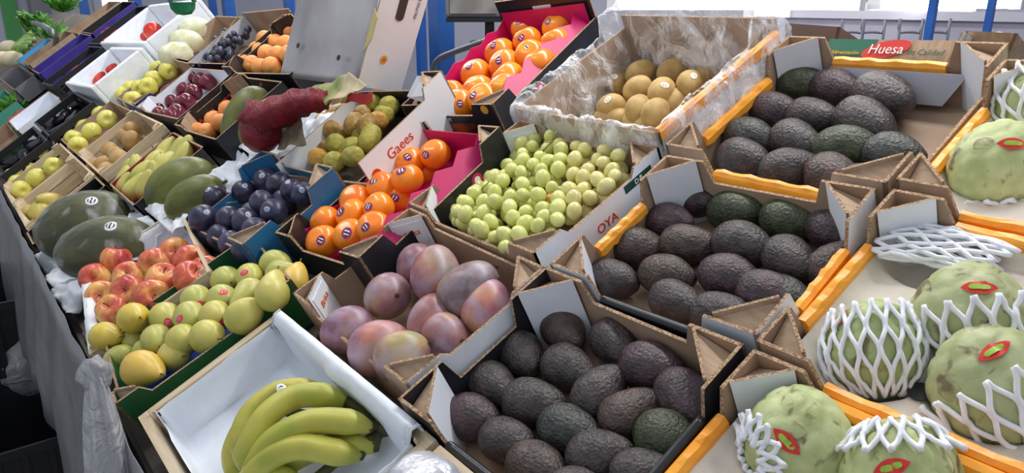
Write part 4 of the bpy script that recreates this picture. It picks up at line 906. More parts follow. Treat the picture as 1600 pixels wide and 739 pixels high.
# ------------------------------------------------------------------ melons on white paper
MEL = mat('melon_skin', srgb(104,108,42), srgb(66,74,28), scale=26, rough=.42, tint=True, stretch=(1, 1, .35), bump=.5, bscale=50, bdist=.004)
def melon(px, py, wpx, hpx, lab, h, ang, tilt=0, tint=(1, 1, 1), wrap=False, k=0):
    loc = PX(px, py, h); d = (loc-CAM).length; rl, rs = wpx/2*d/FPX, hpx/2*d/FPX
    me = MB().lathe(prof(22, lambda a: rs*math.sin(a)**.95, lambda a: -rl*math.cos(a)), 28, fn=lambda q: q*(1+.02*nz3(q, 14, k)+.01*nz3((q[0]*3, q[1]*3, q[2]*.6), 26, k))).mesh('melon', MEL, True)
    a = R(ang); ax = ((RT*math.cos(a)-UPV*math.sin(a))*math.cos(R(tilt))+FW*math.sin(R(tilt))).normalized(); x = ax.orthogonal().normalized(); y = ax.cross(x)
    o = link('melon', me, None, frame(loc, Matrix((x, y, ax)).transposed())); o.color = (*tint, 1); tag(o, lab, 'melon', 'green melons')
    s = MB().tube([(0, 0, rl*.97), (0, 0, rl+.012)], .004, 6).build('stem', STEM, o)
    if wrap:
        w = MB().lathe(prof(18, lambda a: rs*1.03*math.sin(a)**.95, lambda a: -rl*1.02*math.cos(a)), 26, fn=lambda q: q*(1+.03*abs(nz3(q, 24, k+3)))).build('clear_wrap', FILM2, o, True)
        lb = (x.orthogonal()); l = (o.matrix_basis.to_3x3().inverted() @ (tocam(loc)+UPV*.9+RT*.25).normalized()); bv = max(me.vertices, key=lambda v: v.co.normalized().dot(l)); nl = bv.normal
        link('sticker', SM['w'], o, frame(bv.co*1.035, nl.to_track_quat('Z', 'X').to_matrix() @ Matrix.Scale(.016, 3)))
    return o
melon(133,354,128,92, 'film wrapped dark melon at the stall front, farther one', -.03, -18, tint=(.6,.58,.45), wrap=True, k=1)
melon(166,388,134,84, 'film wrapped dark melon beside the apples, nearer one', -.03, -14, tint=(.55,.54,.42), wrap=True, k=2)
melon(284,293,106,80, 'rough green melon in the middle, taller one', -.03, -32, tint=(1.05,1.05,1.0), k=3)
melon(305,311,92,62, 'rough green melon resting before the taller one', -.03, -30, tint=(1.0,1.02,.95), k=4)
melon(388,193,112,72, 'upright green melon behind the red net bag', -.03, -72, tint=(1.1,1.1,1.0), k=5)
# crumpled white paper under the melons
def sheet(y0, y1, v0, v1, lab, seed, amp=.022, h=-.075, nx=60, ny=50, front=0.0, name='crumpled_paper', m=PAPER):
    def f(i, j):
        y, v = y1+(y0-y1)*i, v0+(v1-v0)*j
        n_ = nz3((y, v, 0), 9, seed)+.5*abs(nz3((y, v, 0), 22, seed+1))+.25*nz3((y, v, 0), 50, seed)
        hh = h+amp*(n_+.6); dv = 0
        if front and v < 0: hh -= 0; dv = 0
        return Wp(y+.02*nz3((v, y, 1), 8, seed), v, max(hh, DH+.004))
    o = MB().grid(nx, ny, f).build(name, m, None, True); md = o.modifiers.new('thick', 'SOLIDIFY'); md.thickness = .001
    return tag(o, lab, 'paper')
sheet(1.97, 2.44, -.02, .275, 'crumpled white paper under the film wrapped melons', 3, .05, h=-.09)
sheet(1.87, 2.12, .28, .57, 'crumpled white paper under the rough green melons', 6, .055, h=-.085)
sheet(1.86, 2.10, .575, .87, 'crumpled pale paper under the upright melon', 11, .04, h=-.09)
# red net bag with its neck and a torn bag of kraft paper
REDN = mat('red_netting', srgb(136,22,40), srgb(100,12,28), scale=60, rough=.5, bump=.5, bscale=160, bkind='voronoi', bdist=.002)
p0, p1, p2, p3 = PX(408,200,.02), PX(425,180,.05), PX(470,160,.055), PX(508,156,.04)
nb = empty('net_bag', Matrix.Translation(p0), 'red net bag of fruit with twisted neck on the melon', 'net bag')
d0 = (p0-CAM).length/FPX
MB().lathe(prof(16, lambda a: 30*d0*math.sin(a)**.8, lambda a: -36*d0*math.cos(a)), 24, fn=lambda q: q*(1+.05*nz3(q, 60, 2)), ).build('bag', REDN, nb, True, frame(Vector(), UPV.to_track_quat('Z', 'X').to_matrix()))
MB().tube(spline([Vector((0, 0, .03)), p1-p0, p2-p0, p3-p0], 8), [.042*(1-.45*i/24)+.003*math.sin(i*1.3) for i in range(25)], 12, shape=lambda w: 1+.18*math.cos(6*w)+.3*math.cos(w)**2).build('neck', REDN, nb, True)
KPAP = mat('brown_paper', srgb(176,160,136), srgb(140,122,98), scale=22, rough=.8, bump=.4, bscale=30, bdist=.01)
def ribbon(pix, lab, name, m, seed, amp=.02, nx=26, ny=20, cat='paper'):
    """crumpled sheet spanned by four pixel corners with heights: TL, TR, BR, BL"""
    A, B_, C_, D_ = [PX(*q) for q in pix]
    def f(i, j):
        p = (A*(1-i)+B_*i)*(1-j)+(D_*(1-i)+C_*i)*j
        return p+EN*amp*(nz3(p, 14, seed)+.5*nz3(p, 34, seed+2))+UPV*amp*.5*nz3(p, 20, seed+5)
    o = MB().grid(nx, ny, f).build(name, m, None, True); md = o.modifiers.new('thick', 'SOLIDIFY'); md.thickness = .0012
    return tag(o, lab, cat)
ribbon([(480,138,.05), (545,115,.06), (575,135,.05), (510,162,.05)], 'crumpled brown paper with green print on the prickly pears', 'brown_paper', mat('printed_paper', srgb(186,170,140), srgb(120,140,70), scale=11, rough=.8, lo=.5, hi=.66, bump=.3, bscale=30), 3)
ribbon([(438,178,.0), (470,165,.02), (478,225,-.03), (432,232,-.03)], 'brown paper bag hanging below the red net', 'brown_paper', KPAP, 7)
ribbon([(548,148,.045), (580,140,.05), (582,158,.03), (540,160,.03)], 'torn red paper scrap on the prickly pears', 'paper_scrap', mat('red_paper', srgb(170,40,38), rough=.7), 5, amp=.012)
# ------------------------------------------------------------------ empty silver tray standing on edge at the back
q0, q1 = PX(437,120,.0), PX(556,134,.0)
ux = (q1-q0).normalized(); L_ = (q1-q0).length; uy = (Vector((0, 0, 1))*.92+Vector((ux.y, -ux.x, 0))*-.0+EV*.30); uy = (uy-ux*uy.dot(ux)); uy = (uy+ux*.28*uy.length).normalized(); uz = ux.cross(uy).normalized()
if uz.dot(tocam(q0)) < 0: uz = -uz
tr = empty('empty_tray', Matrix.Translation(q0), 'empty silver bottomed cardboard tray standing on edge, white end', 'tray')
H_ = .40
def tp(a, b, c=0): return ux*(a*L_)+uy*(b*H_)+uz*c
nx_, ny_ = 14, 16
MB().grid(nx_, ny_, lambda i, j: tp(i, j, .012*math.sin(PI*i)*(1-j*.6)+.006*nz3((i*2, j*2, 0)))).build('bottom_panel', SHINY, tr, True).modifiers.new('thick', 'SOLIDIFY').thickness = .004
for a_, b_ in ((.25, .24), (.27, .72), (.80, .17), (.77, .68), (.5, .95)):
    c_ = tp(a_, b_, .018); MB().prism([c_+ux*.008*math.cos(2*PI*i/8)+uy*.008*math.sin(2*PI*i/8) for i in range(8)], uz*.002).build('drain_hole', SHADEBLK, tr)  # black disc paints the shade of each drain hole
bk = (RT*.55+FW*.60+Vector((0, 0, 0))); bk = (bk-uy*bk.dot(uy)).normalized()
WD = .145
ew = MB().prism([tp(1, 0), tp(1, 0)+bk*WD, tp(1, 1)+bk*WD, tp(1, 1)], -ux*.004).build('end_panel', WHITEP, tr)
def ep(a, b): return tp(1, b)+bk*(WD*a)+bk.cross(uy).normalized()*(.0012 if bk.cross(uy).dot(tocam(q0)) > 0 else -.0012)
en_ = bk.cross(uy).normalized(); en_ = en_ if en_.dot(tocam(q0)) > 0 else -en_
slot = []
for i in range(16):
    a_ = 2*PI*i/16; slot.append(ep(.5, .56)+bk*.013*math.cos(a_)+uy*(.012*math.sin(a_)+(.028 if math.sin(a_) > 0 else -.028)))
MB().prism(slot, en_*.0008).build('hand_hole', mat('hole_shade', srgb(70,56,52), rough=.9), tr)  # dark patch paints the shade inside the hand hole
lettering('FRUTAS SELECTAS', .012, GREYPR, tr, ep(.83, .62)+en_*.001, uy, -bk); lettering('CALIDAD EXTRA', .012, GREYPR, tr, ep(.2, .82)+en_*.001, uy, -bk)
disc(tr, GOLDP, ep(.42, .2), en_, .011); disc(tr, ORPRINT, ep(.42, .2)+en_*.0008, en_, .005)
MB().prism([tp(1.0, .22, .004), tp(1.06, .30, .006), tp(1.06, .44, .006), tp(1.0, .5, .004)], uz*.002).build('side_tab', mat('straw_board', srgb(186,174,112), rough=.7), tr)
MB().prism([tp(.3, 1.0, .004), tp(1.0, 1.0, .004), tp(1.0, 1.35, -.01), tp(.4, 1.35, -.01)], uz*.003).build('folded_flap', mat('straw_board2', srgb(188,178,150), rough=.7), tr)
slope(34.5)
# ------------------------------------------------------------------ further boxes towards the far end
def styro(label, y0, y1, v0, v1, yaw=0.0, h0=-.10, hh=.15):
    L, W = y1-y0, v1-v0; t = .022
    root = empty('foam_box', slope_frame((y0+y1)/2, (v0+v1)/2, h0, yaw), label, 'foam box', 'white foam boxes')
    MB().box(-L/2, L/2, -W/2, W/2, 0, .02).build('base', STYRO, root)
    for a_ in ((-L/2, L/2, -W/2, -W/2+t), (-L/2, L/2, W/2-t, W/2), (-L/2, -L/2+t, -W/2+t, W/2-t), (L/2-t, L/2, -W/2+t, W/2-t)):
        m = MB().box(*a_, .02, hh); o = m.build('wall', STYRO, root); b = o.modifiers.new('round', 'BEVEL'); b.width = .006; b.segments = 2
    return root
sb1 = styro('lower white foam box with a little red produce', 3.47, 3.95, .475, .745, R(4)); sb2 = styro('upper white foam box with a red tomato', 3.55, 4.28, .755, 1.08, R(4))
TOM = mat('tomato_skin', srgb(206,58,38), srgb(186,40,30), scale=20, rough=.25, tint=True)
VAR['tomato'] = [m_round(k, .036, .86, TOM, 'tomato', crease=.05) for k in range(2)]; HALF['tomato'] = .03
VAR['red_pepper'] = [MB().lathe(prof(14, lambda a: .03*math.sin(a)**.7*(1.1-.3*(1-math.cos(a))/2), lambda a: -.07*math.cos(a)), 18, fn=lambda q: Vector((q[0]*(1+.12*math.cos(3*math.atan2(q[1], q[0]))), q[1]*(1+.12*math.cos(3*math.atan2(q[1], q[0]))), q[2]))).mesh('red_pepper', TOM, True)]; HALF['red_pepper'] = .03
for (px, py, lab, sc, lf) in ((240,50,'single red tomato lying in the upper white foam box',1.3,.03), (225,58,'orange red scrap of tomato in the upper foam box',.8,.02)):
    tag(put('tomato', px, py, lift=lf, scale=sc), lab, 'tomato', 'tomatoes in the foam box')
for px, py, lab in ((178,103,'long red pepper upper one in the lower foam box'), (158,120,'long red pepper lower one in the lower foam box')):
    tag(put('red_pepper', px, py, lift=.05, ang=-48, scale=.8), lab, 'pepper', 'red peppers in the foam box')
# dark vegetable crates
def slat_crate(label, y0, y1, v0, v1, m, h0=-.10, hh=.11, yaw=0.0, group='plastic crates'):
    """open plastic crate with ribbed sides"""
    L, W = y1-y0, v1-v0
    root = empty('plastic_crate', slope_frame((y0+y1)/2, (v0+v1)/2, h0, yaw), label, 'crate', group)
    _crate_parts(root, L, W, hh, m); return root
def _crate_parts(root, L, W, hh, m):
    MB().box(-L/2, L/2, -W/2, W/2, 0, .006).build('base', m, root)
    for s in (-1, 1):
        for z0, z1 in ((.006, .03), (hh-.028, hh)):
            MB().box(-L/2, L/2, min(s*W/2, s*(W/2-.01)), max(s*W/2, s*(W/2-.01)), z0, z1).build('rail', m, root)
            MB().box(min(s*L/2, s*(L/2-.01)), max(s*L/2, s*(L/2-.01)), -W/2+.01, W/2-.01, z0, z1).build('rail', m, root)
        for k in range(6):
            x = -L/2+.01+(L-.02)*k/5; MB().box(x-.008, x+.008, min(s*W/2, s*(W/2-.008)), max(s*W/2, s*(W/2-.008)), .03, hh-.028).build('rib', m, root)
        for k in range(4):
            y = -W/2+.02+(W-.04)*k/3; MB().box(min(s*L/2, s*(L/2-.008)), max(s*L/2, s*(L/2-.008)), y-.008, y+.008, .03, hh-.028).build('rib', m, root)
slat_crate('black plastic crate of aubergines at the front edge', 3.38, 3.80, .02, .235, BLKP); slat_crate('black plastic crate of aubergines in the second row', 3.42, 3.86, .245, .46, BLKP)
AUB = mat('aubergine_skin', srgb(30,24,36), srgb(18,14,22), scale=20, rough=.18, tint=True)
VAR['aubergine'] = [MB().lathe(prof(14, lambda a: .033*math.sin(a)**.8*(1+.25*math.cos(a)), lambda a: -.075*math.cos(a)), 16, fn=lambda q: Vector((q[0]+3*q[2]**2, q[1], q[2]))).mesh('aubergine', AUB, True)]; HALF['aubergine'] = .033
it = []
for px, py in ((20,255), (40,240), (58,228), (75,212), (92,192), (108,178), (120,165), (82,225), (100,205), (118,188)):
    it.append((put('aubergine', px, py, ang=-40+random.uniform(-25, 25), lift=.01, scale=.95), 'shiny black aubergine'))
label_rows(it, 'black crates', 'aubergine', 'aubergines', .09)
carton('white box with red print beyond the aubergines', 3.95, 4.30, .17, .40, outer=WHITEB, inner=WHITEB, towers=False, hm=.11)
carton('low box of red peppers at the far front edge', 4.05, 4.60, -.01, .155, outer=GREENB, inner=KRD, towers=False, hm=.07)
it = []
for px, py, a_ in ((32,181,0), (42,177,10), (22,190,30), (30,190,0)): it.append((put('red_pepper', px, py, ang=a_, lift=.03, scale=.9), 'bright red pepper'))
label_rows(it, 'far front box', 'pepper', 'red peppers in the far box', .06)
slat_crate('black crate with long red peppers beside the foam boxes', 4.38, 4.66, .42, .74, BLKP, yaw=R(3)); slat_crate('black tomato crate high on the far stall', 4.50, 4.82, .75, 1.10, BLKP, yaw=R(3))
it = []
for px, py in ((146,72), (158,66), (167,58), (174,52), (156,57), (165,50)): it.append((put('tomato', px, py, lift=.03, scale=1.05), 'red tomato'))
label_rows(it, 'high black crate', 'tomato', 'tomatoes in the black crate', .08)
it = []
for px, py in ((112,122), (124,112), (135,104)): it.append((put('red_pepper', px, py, ang=-45, lift=.03, scale=.95), 'long red pepper'))
label_rows(it, 'low black crate', 'pepper', 'red peppers in the black crate', .08)
carton('violet box of dark produce left of the tomatoes', 4.90, 5.22, .45, .80, outer=PURPLEB, inner=PURPLEB, towers=False, hm=.12); carton('tall violet box behind the other violet box', 4.95, 5.28, .81, 1.12, outer=PURPLEB, inner=BLACKB, towers=False, hm=.12)
carton('long kraft box at the far greens', 5.30, 5.62, .46, .78, outer=KR, inner=KRD, towers=False, hm=.14); carton('kraft box of courgettes at the top of the greens', 5.36, 5.68, .79, 1.12, outer=KR, inner=KRD, towers=False, hm=.12)
carton('sky blue box among the far greens', 5.72, 6.25, .46, .72, outer=mat('sky_blue', srgb(80,170,215), rough=.45), inner=mat('sky_blue'  , srgb(80,170,215)), towers=False, hm=.10)
sg = carton('grey tray in front of the sky blue box', 5.15, 5.95, .30, .44, outer=GREYP, inner=GREYP, towers=False, hm=.10, group='trays')
carton('sea green box at the far left frame edge', 4.75, 5.40, .02, .27, outer=mat('sea_green', srgb(70,150,130), rough=.5), inner=mat('sea_green', (0,0,0)), towers=False, hm=.1)
LEAF = mat('leaf_green', srgb(96,150,64), srgb(60,116,44), scale=30, rough=.5, tint=True)
def leafy(px, py, lab, n, ln, wd, h, spread=1.0, tint=(1, 1, 1), up=.7, name='leafy_bunch', seed=1):
    r_ = random.Random(seed); loc = PX(px, py, h); e = empty(name, Matrix.Translation(loc), lab, 'vegetable', 'leafy greens')
    for k in range(n):
        d = Vector((r_.uniform(-1, 1)*spread, r_.uniform(-1, 1)*spread, up+r_.random()*.5)).normalized(); s = d.cross(Vector((r_.uniform(-1, 1), r_.uniform(-1, 1), .2))).normalized(); nn = s.cross(d)
        l_, w_ = ln*r_.uniform(.7, 1.2), wd*r_.uniform(.7, 1.2)
        o = MB().grid(4, 6, lambda i, j: d*(l_*j)+s*((i-.5)*2*w_*math.sin(PI*min(1, .08+j*.95))**.8)+nn*(.25*l_*j*j*(1 if k % 2 else -1)+.12*w_*math.cos(i*9)+.2*w_*abs(i-.5))).build('leaf', LEAF, e, True)
        j_ = r_.uniform(.75, 1.25); o.color = (tint[0]*j_, tint[1]*j_, tint[2]*j_, 1)
    return e
leafy(98, 18, 'bunch of dark parsley at the top of the greens', 60, .15, .02, .02, 1.1, (1.1, 1.25, .9), .4, seed=2)
leafy(18, 178, 'green salad leaves beside the red peppers', 26, .12, .03, -.05, 1.2, (.9, 1.1, .8), .3, seed=3)
leafy(60, 48, 'pale green cabbage under clear plastic', 30, .16, .06, -.02, 1.0, (2.1, 1.7, 2.4), .6, seed=4)
leafy(80, 62, 'celery and lettuce leaves in the far greens', 34, .15, .022, -.03, 1.0, (1.9, 1.6, 1.9), .5, seed=6)
for k, (px, py) in enumerate(((22,88), (26,84), (30,80), (34,76), (38,72), (42,70), (46,66), (30,90), (36,84), (42,78))):
    p = PX(px, py, -.02); q = PX(px+14, py-16, .0)
    tag(MB().tube(spline([p, (p+q)/2+EN*.03, q], 5), .022, 8).build('courgette', mat('courgette_green', srgb(142,172,96), srgb(112,150,70), scale=12, rough=.4), None, True), 'pale green courgette, %s from left in the far heap' % ORD[k+1], 'courgette', 'courgettes in the far heap')
for k, (px, py, lab) in enumerate(((14,74,'creamy round cauliflower at the far left'), (6,92,'white round cauliflower at the left frame edge'), (20,92,'small yellowish cauliflower by the courgettes'))):
    o = MB().lathe(prof(10, lambda a: .07*math.sin(a), lambda a: -.055*math.cos(a)), 16, fn=lambda q: q*(1+.12*nz3(q, 30, k))).build('cauliflower', mat('cauliflower_cream', srgb(226,214,178), rough=.8), None, True, Matrix.Translation(PX(px, py, .0))); tag(o, lab, 'cauliflower', 'cauliflowers')
tag(MB().tube([PX(86,85,-.05), PX(88,60,.05), PX(80,48,.10), PX(66,40,.12), PX(52,36,.1)], .018, 8).build('metal_hoop', STEEL, None, True), 'bent grey metal hoop over the far greens', 'hoop')
# white cabbages under plastic, dark grapes
for k, (px, py, lab) in enumerate(((276,86,'white cabbage nearest the yellow apples'), (290,66,'white cabbage in the middle of its box'), (306,46,'white cabbage at the back of its box'))):
    o = MB().lathe(prof(12, lambda a: .052*math.sin(a), lambda a: -.052*math.cos(a)), 18, fn=lambda q: Vector((q[0]*1.35, q[1]*.95, q[2]))*(1+.14*nz3(q, 34, k))).build('cabbage', mat('cabbage_white', srgb(222,222,204), srgb(196,198,150), scale=30, rough=.45), None, True, Matrix.Translation(PX(px, py, -.02))); tag(o, lab, 'cabbage', 'white cabbages')
rg2 = random.Random(5); DGR = mat('dark_grape_skin', srgb(34,34,54), srgb(60,64,86), scale=60, rough=.3)
dgm = MB().lathe(prof(8, lambda a: .0135*math.sin(a), lambda a: -.015*math.cos(a)), 10).mesh('berry', DGR, True)
for cx_, cy_, lab in ((334,97,'dark blue grape bunch at the front of its box'), (350,82,'dark blue grape bunch in the middle of its box'), (364,64,'dark blue grape bunch at the back of its box')):
    o0 = PX(cx_, cy_, -.06); e = empty('grape_bunch', Matrix.Translation(o0), lab, 'grapes', 'dark grape bunches')
    MB().tube([(0, 0, 0), EN*.05+EV*.03, EN*.06+EV*.08], .002, 5).build('stalk', GST, e)
    for k in range(34):
        b = link('berry', dgm, e); b.location = EX*rg2.uniform(-.09, .09)+EV*rg2.uniform(-.06, .06)+EN*rg2.uniform(-.01, .035)
# green bucket hanging on the post
slope(26)
gb = PX(285, 6, .40)
GBK = mat('bucket_green', srgb(30,140,90), rough=.3)
e = empty('green_bowl', Matrix.Translation(gb), 'green plastic bowl hanging above the foam boxes', 'bowl')
rb_ = 17*(gb-CAM).length/FPX
MB().lathe([(0, -rb_*.9), (rb_*.6, -rb_*.8), (rb_*.92, -rb_*.4), (rb_, .1*rb_), (rb_*1.05, .12*rb_), (rb_*.95, .14*rb_), (rb_*.88, -rb_*.35), (0, -rb_*.72)], 24).build('bowl_shell', GBK, e, True); MB().tube([(-rb_, 0, .1*rb_), (-rb_*.6, 0, rb_*.8), (0, 0, rb_*1.1), (rb_*.6, 0, rb_*.8), (rb_, 0, .1*rb_)], .006, 6).build('handle', STEEL, e, True)
# ------------------------------------------------------------------ weighing scale on its stand behind the persimmons
sc0 = AtV(745, 12, 1.62); dd = (sc0-CAM).length/FPX
e = empty('weighing_scale', Matrix.Translation(sc0), 'grey weighing scale on a black stem behind the persimmons', 'scale')
xs, zs = (RT*1.0), Vector((0, 0, 1)); ys_ = zs.cross(xs)
def sp(a, b, c=0): return xs*(a*dd)+zs*(b*dd)+ys_*c
def sbox(a0, a1, b0, b1, c0, c1, name, m, bev=0):
    o = MB().hexa([sp(a0, b0, c0), sp(a1, b0, c0), sp(a1, b0, c1), sp(a0, b0, c1), sp(a0, b1, c0), sp(a1, b1, c0), sp(a1, b1, c1), sp(a0, b1, c1)]).build(name, m, e)
    if bev: b = o.modifiers.new('round', 'BEVEL'); b.width = bev; b.segments = 3
    return o
sbox(-45, 38, -14, 60, -.06, .06, 'body', GREYP, .012); sbox(-38, 30, -8, 55, -.066, -.06, 'screen', mat('dim_screen', srgb(150,146,142), srgb(120,114,110), scale=12, rough=.2)); sbox(38, 66, -8, 60, -.05, .05, 'side_housing', STEEL, .006)
sbox(-44, 60, -20, -14, -.07, .07, 'lower_rim', BLKP); sbox(12, 26, -50, -20, -.02, .02, 'stem', BLKP); sbox(-10, 40, -62, -48, -.08, .08, 'foot', BLKP)
q_ = [AtV(678, 135, 1.45), AtV(678, 105, 1.45), AtV(686, 92, 1.45), AtV(702, 84, 1.45), AtV(735, 72, 1.45), AtV(765, 62, 1.45)]
tag(MB().tube(spline(q_, 5), .011, 10).build('handle_bar', STEEL, None, True), 'bent grey steel bar beside the blue post', 'bar')
# rooster printed flap of the prickly pear box
pk = [(636,150,.0), (652,118,.03), (672,120,.03), (684,145,.0), (664,160,-.02)]
slope(30); fl = MB().prism([PX(*a_) for a_ in pk], (EN*-.004)).build('white_flap', WHITEP); slope(26)
fl.parent = boxPr; fl.matrix_parent_inverse = boxPr.matrix_basis.inverted()
# ------------------------------------------------------------------ boxes and fittings behind the avocado boxes
hv = 1.40
A, B_, C_, D_ = AtV(1281,92,hv), AtV(1482,99,hv), AtV(1495,64,hv+.03), AtV(1298,61,hv+.03)
hu = empty('printed_carton', Matrix.Translation(A), 'kraft carton with green and red print behind the top avocado box', 'box')
ux2 = (B_-A).normalized(); up2 = (D_-A); up2 = (up2-ux2*up2.dot(ux2)*.0); bk2 = Vector((.9, .1, -.3)); nfr = ux2.cross(up2).normalized(); nfr = nfr if nfr.dot(tocam(A)) > 0 else -nfr
def hp(a, b, o=0.0): return (B_-A)*a+(D_-A)*b+nfr*o
MB().prism([hp(0, -.5), hp(1, -.5), hp(1, 1), hp(0, 1)], -nfr*.006).build('front_wall', KR, hu)
for a_, b_ in (((0), 'side_wall'), (1, 'side_wall')):
    MB().prism([hp(a_, -.5), hp(a_, 1), hp(a_, 1)+bk2*.26, hp(a_, -.5)+bk2*.26], ux2*.005*(1 if a_ == 0 else -1)).build(b_, KR, hu)
MB().prism([hp(0, -.5), hp(1, -.5), hp(1, -.5)+bk2*.26, hp(0, -.5)+bk2*.26], nfr*.0+Vector((0, 0, .005))).build('base', KR, hu)
MB().prism([hp(0, 0, .001), hp(.33, 0, .001), hp(.40, 1, .001), hp(0, 1, .001)], nfr*.0005).build('green_print', GREENPR, hu)
ov = [hp(.50+.17*math.cos(2*PI*i/24)+.03*math.sin(2*PI*i/24), .52+.46*math.sin(2*PI*i/24)+.12*math.cos(2*PI*i/24), .002) for i in range(24)]
MB().prism(ov, nfr*.0005).build('red_oval', RED, hu)
hgt = (D_-A).length
lettering('Huesa', hgt*.62, WHITEP, hu, hp(.50, .52, .004), hp(1, .12)-hp(0, 0), D_-A, shear=.2); lettering('de Calidad', hgt*.36, GREENPR, hu, hp(.80, .42, .003), hp(1, .03)-hp(0, 0), D_-A, shear=.25); lettering('Alimentación', hgt*.26, GOLDP, hu, hp(.19, .33, .003), hp(1, .0)-hp(0, 0), D_-A, shear=.2)
def rear_box(pix, v, lab, m, depth=.25, flap=None):
    P = [AtV(a_, b_, v) for a_, b_ in pix]; n_ = Vector((1, .15, -.25)).normalized()
    r_ = empty('rear_carton', Matrix.Translation(P[0]), lab, 'box', 'cartons behind the stall'); Q = [p-P[0] for p in P]
    MB().prism(Q, n_*.006).build('front_wall', m, r_)
    for a_, b_ in ((0, 3), (1, 2)): MB().prism([Q[a_], Q[b_], Q[b_]+n_*depth, Q[a_]+n_*depth], (Q[1]-Q[0]).normalized()*(.005 if a_ == 0 else -.005)).build('side_wall', m, r_)
    MB().prism([Q[0], Q[1], Q[1]+n_*depth, Q[0]+n_*depth], (Q[3]-Q[0]).normalized()*.005).build('base', m, r_)
    return r_
rear_box([(1225,88), (1300,92), (1312,42), (1228,36)], 1.52, 'dark kraft carton left of the printed carton', mat('dim_kraft', srgb(132,108,98), rough=.8))
rb = rear_box([(1480,112), (1560,118), (1590,52), (1510,48)], 1.46, 'kraft carton with white doodle behind the top right box', KR)
lettering('&', .07, WHITEP, rb, (AtV(1556,72,1.458)-AtV(1480,112,1.46)), ux2, up2)
wc = rear_box([(1478,96), (1492,97), (1512,52), (1502,50)], 1.43, 'narrow white carton edge beside the printed carton', WHITEP, .1)
# counter on the far side with lamps: posts, shelf rail and lit tubes
CNT = mat('counter_grey', srgb(186,186,200), rough=.5); LILAC = mat('partition', srgb(168,166,184), srgb(156,154,172), scale=2, rough=.6)
part = empty('partition_panel', Matrix.Translation((4.6, 1.0, 0)), 'grey lilac partition panel behind the stall', 'partition')
MB().box(0, .04, -3, 2.0, 0, 1.47).build('panel', LILAC, part); MB().box(-.03, 0, -3, 2.0, 1.44, 1.49).build('top_rail', CNT, part); MB().box(-.03, 0, -3, 2.0, 1.28, 1.30).build('lower_rail', CNT, part)
TUBE2 = mat_emit('rear_tube', (1, .99, .97), 7.0)
for k, (x0, x1, yy, dist, lab) in enumerate(((960,1340,8,4.2,'long lit tube above the kiwi box'), (1368,1590,6,4.2,'long lit tube at the top right'), (1172,1232,20,4.9,'short lit tube leftmost of the lower row'), (1246,1336,20,4.9,'lit tube second in the lower row'), (1352,1454,19,4.9,'lit tube third in the lower row'), (1458,1520,19,4.9,'short lit tube rightmost of the lower row'))):
    a_, b_ = ray(x0, yy).normalized(), ray(x1, yy).normalized(); a_ = CAM+a_*(dist/a_.dot(FW)); b_ = CAM+b_*(dist/b_.dot(FW)); b_.z = a_.z; c_ = (a_+b_)/2
    e = empty('lit_tube', Matrix.Translation(c_), lab, 'lamp', 'lamp tubes behind the stall')
    MB().tube([a_-c_, b_-c_], .026 if k < 2 else .022, 12).build('tube', TUBE2, e, True)
    for q in (a_, b_): MB().box(-.03, .03, -.03, .03, -.03, .035).build('end_cap', WHITEP, e, M=Matrix.Translation(q-c_))
    MB().tube([a_-c_+Vector((0, 0, .045)), b_-c_+Vector((0, 0, .045))], .02, 8).build('reflector', WHITEP, e)
for k, (x0, lab) in enumerate(((1330,'grey chair back leftmost behind the partition'), (1362,'grey chair back second behind the partition'), (1420,'grey chair back third behind the partition'), (1462,'grey chair back rightmost behind the partition'))):
    b0, t0 = [CAM+ray(x0, y_).normalized()*4.0 for y_ in (66, 52)]; e = empty('chair_back', Matrix.Translation(b0), lab, 'chair', 'chairs behind the stall'); w_ = RT*.05
    MB().tube(spline([-w_-Vector((0, 0, b0.z-.01)), -w_, -w_*.9+(t0-b0), w_*.9+(t0-b0), w_, w_-Vector((0, 0, b0.z-.01))], 4), .006, 6).build('frame', mat('chair_grey', srgb(120,118,130), rough=.5), e, True)
    MB().hexa([-w_*.8-Vector((0, 0, .06)), w_*.8-Vector((0, 0, .06)), w_*.8-Vector((0, 0, .05))+FW*.02, -w_*.8-Vector((0, 0, .05))+FW*.02, -w_*.8, w_*.8, w_*.8+FW*.02, -w_*.8+FW*.02]).build('backrest', mat('chair_grey', (0, 0, 0)), e)
# far left: bright opening and wall details on the back wall
bw = 12.99
def onwall(px, py): return AtY(px, py, bw)
def wallrect(name, px0, py0, px1, py1, m, th=.05, kind=None, lab=None, cat=None):
    a_, b_ = onwall(px0, py0), onwall(px1, py1); o = MB().box(min(a_.x, b_.x), max(a_.x, b_.x), bw-th, bw, min(a_.z, b_.z), max(a_.z, b_.z)).build(name, m)
    if kind: o['kind'] = kind
    if lab: tag(o, lab, cat)
    return o
win = wallrect('window_1', 150, -60, 205, 40, mat_emit('daylight_glass', (.93, .97, 1), 2.2), .02, 'structure')
for a_ in ((147, -60, 151, 42), (204, -60, 207, 42), (150, 18, 205, 22)): wallrect('window_frame', *a_, CNT, .06).parent = win
gp = empty('green_sign', Matrix.Translation(onwall(18, 30)), 'rounded green sign panel on the far wall', 'sign'); o_ = onwall(18, 30)
w_ = .10; MB().prism([Vector((w_*math.cos(2*PI*i/24), -.03, (.42 if math.sin(2*PI*i/24) > 0 else -.42)+w_*math.sin(2*PI*i/24))) for i in range(24)], (0, .03, 0)).build('panel', mat('sign_green', srgb(70,150,80), rough=.5), gp)
wallrect('appliance', 34, -40, 75, 22, GREYP, .4, None, 'grey box shaped appliance on the far wall', 'appliance')
for k, (x0, x1, lab) in enumerate(((75, 145, 'far'),)): pass
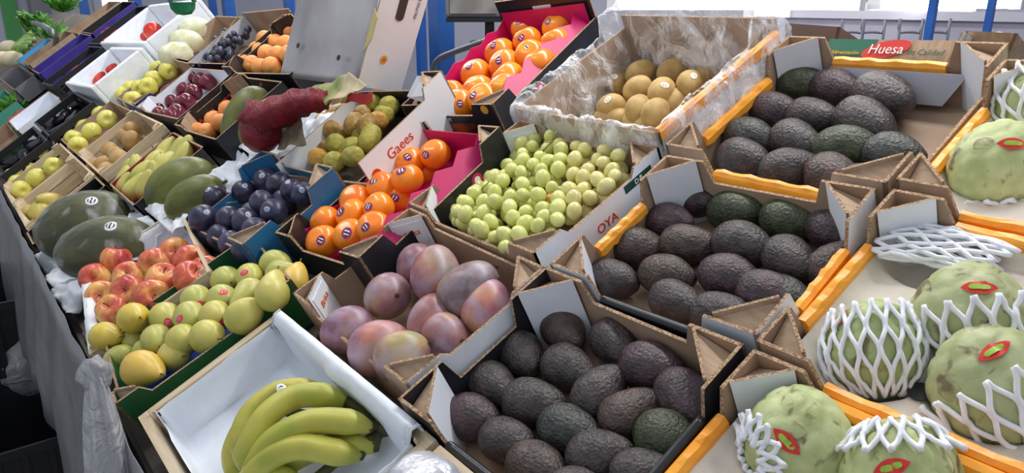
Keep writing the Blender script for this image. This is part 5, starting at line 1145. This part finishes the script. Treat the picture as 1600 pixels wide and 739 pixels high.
# ------------------------------------------------------------------ aisle below: black crates, bags
def floor_crate(px, py, z, L, W, hh, lab, rz=0):
    p = AtZ(px, py, z); r_ = empty('plastic_crate', Matrix.Translation((p.x, p.y, z-hh)) @ Matrix.Rotation(rz, 4, 'Z'), lab, 'crate', 'black crates below the stall'); _crate_parts(r_, L, W, hh, BLKP)
    for a_ in ((-L/2+.011, L/2-.011, -W/2+.010, -W/2+.014), (-L/2+.011, L/2-.011, W/2-.014, W/2-.010), (-L/2+.011, -L/2+.015, -W/2+.014, W/2-.014), (L/2-.015, L/2-.011, -W/2+.014, W/2-.014)): MB().box(*a_, .006, hh-.004).build('side_panel', BLKP, r_)
    return r_
fc1 = floor_crate(40, 640, .28, .36, .5, .28, 'black plastic crate on the aisle floor in front of the skirt'); fc2 = floor_crate(5, 470, .30, .36, .5, .30, 'farther black plastic crate under the stall front')
fc3 = floor_crate(-6, 440, .58, .34, .5, .27, 'upper black crate stacked under the far stall front')
for px, py, z, sx, lab, sd in ((42,560,.34,.085,'white knotted plastic bag on the black crate',3),):
    p = AtZ(px, py, z); o = MB().lathe(prof(14, lambda a: sx*math.sin(a)**.7, lambda a: -.13*math.cos(a)), 20, fn=lambda q: q*(1+.3*nz3(q, 16, sd)+.1*nz3(q, 40, sd))).build('plastic_bag', BAG, None, True, Matrix.Translation(p)); tag(o, lab, 'bag', 'plastic bags')
# tied plastic bag hanging at the corner of the pear box
hb = AtX(150, 585, .13)
def bagf(i, j):
    a = 2*PI*i; t = j; r_ = .018+.085*t**.8*(1-.15*t)+.012*math.sin(5*a+2*t)*t+.02*nz3((math.cos(a), math.sin(a), t*2), 1.6, 4)*t
    return Vector((math.cos(a)*r_*.55-.02*t, math.sin(a)*r_*1.15-.05*t, -.36*t+.03*nz3((math.cos(a), t, 0), 2)))
e = empty('hanging_bag', Matrix.Translation(hb), 'grey translucent plastic bag tied at the stall corner by the pears', 'bag')
MB().grid(40, 22, bagf).build('bag', BAG, e, True); MB().lathe(prof(8, lambda a: .024*math.sin(a), lambda a: -.03*math.cos(a)), 12, fn=lambda q: q*(1+.4*nz3(q, 60, 2))).build('knot', BAG, e, True)
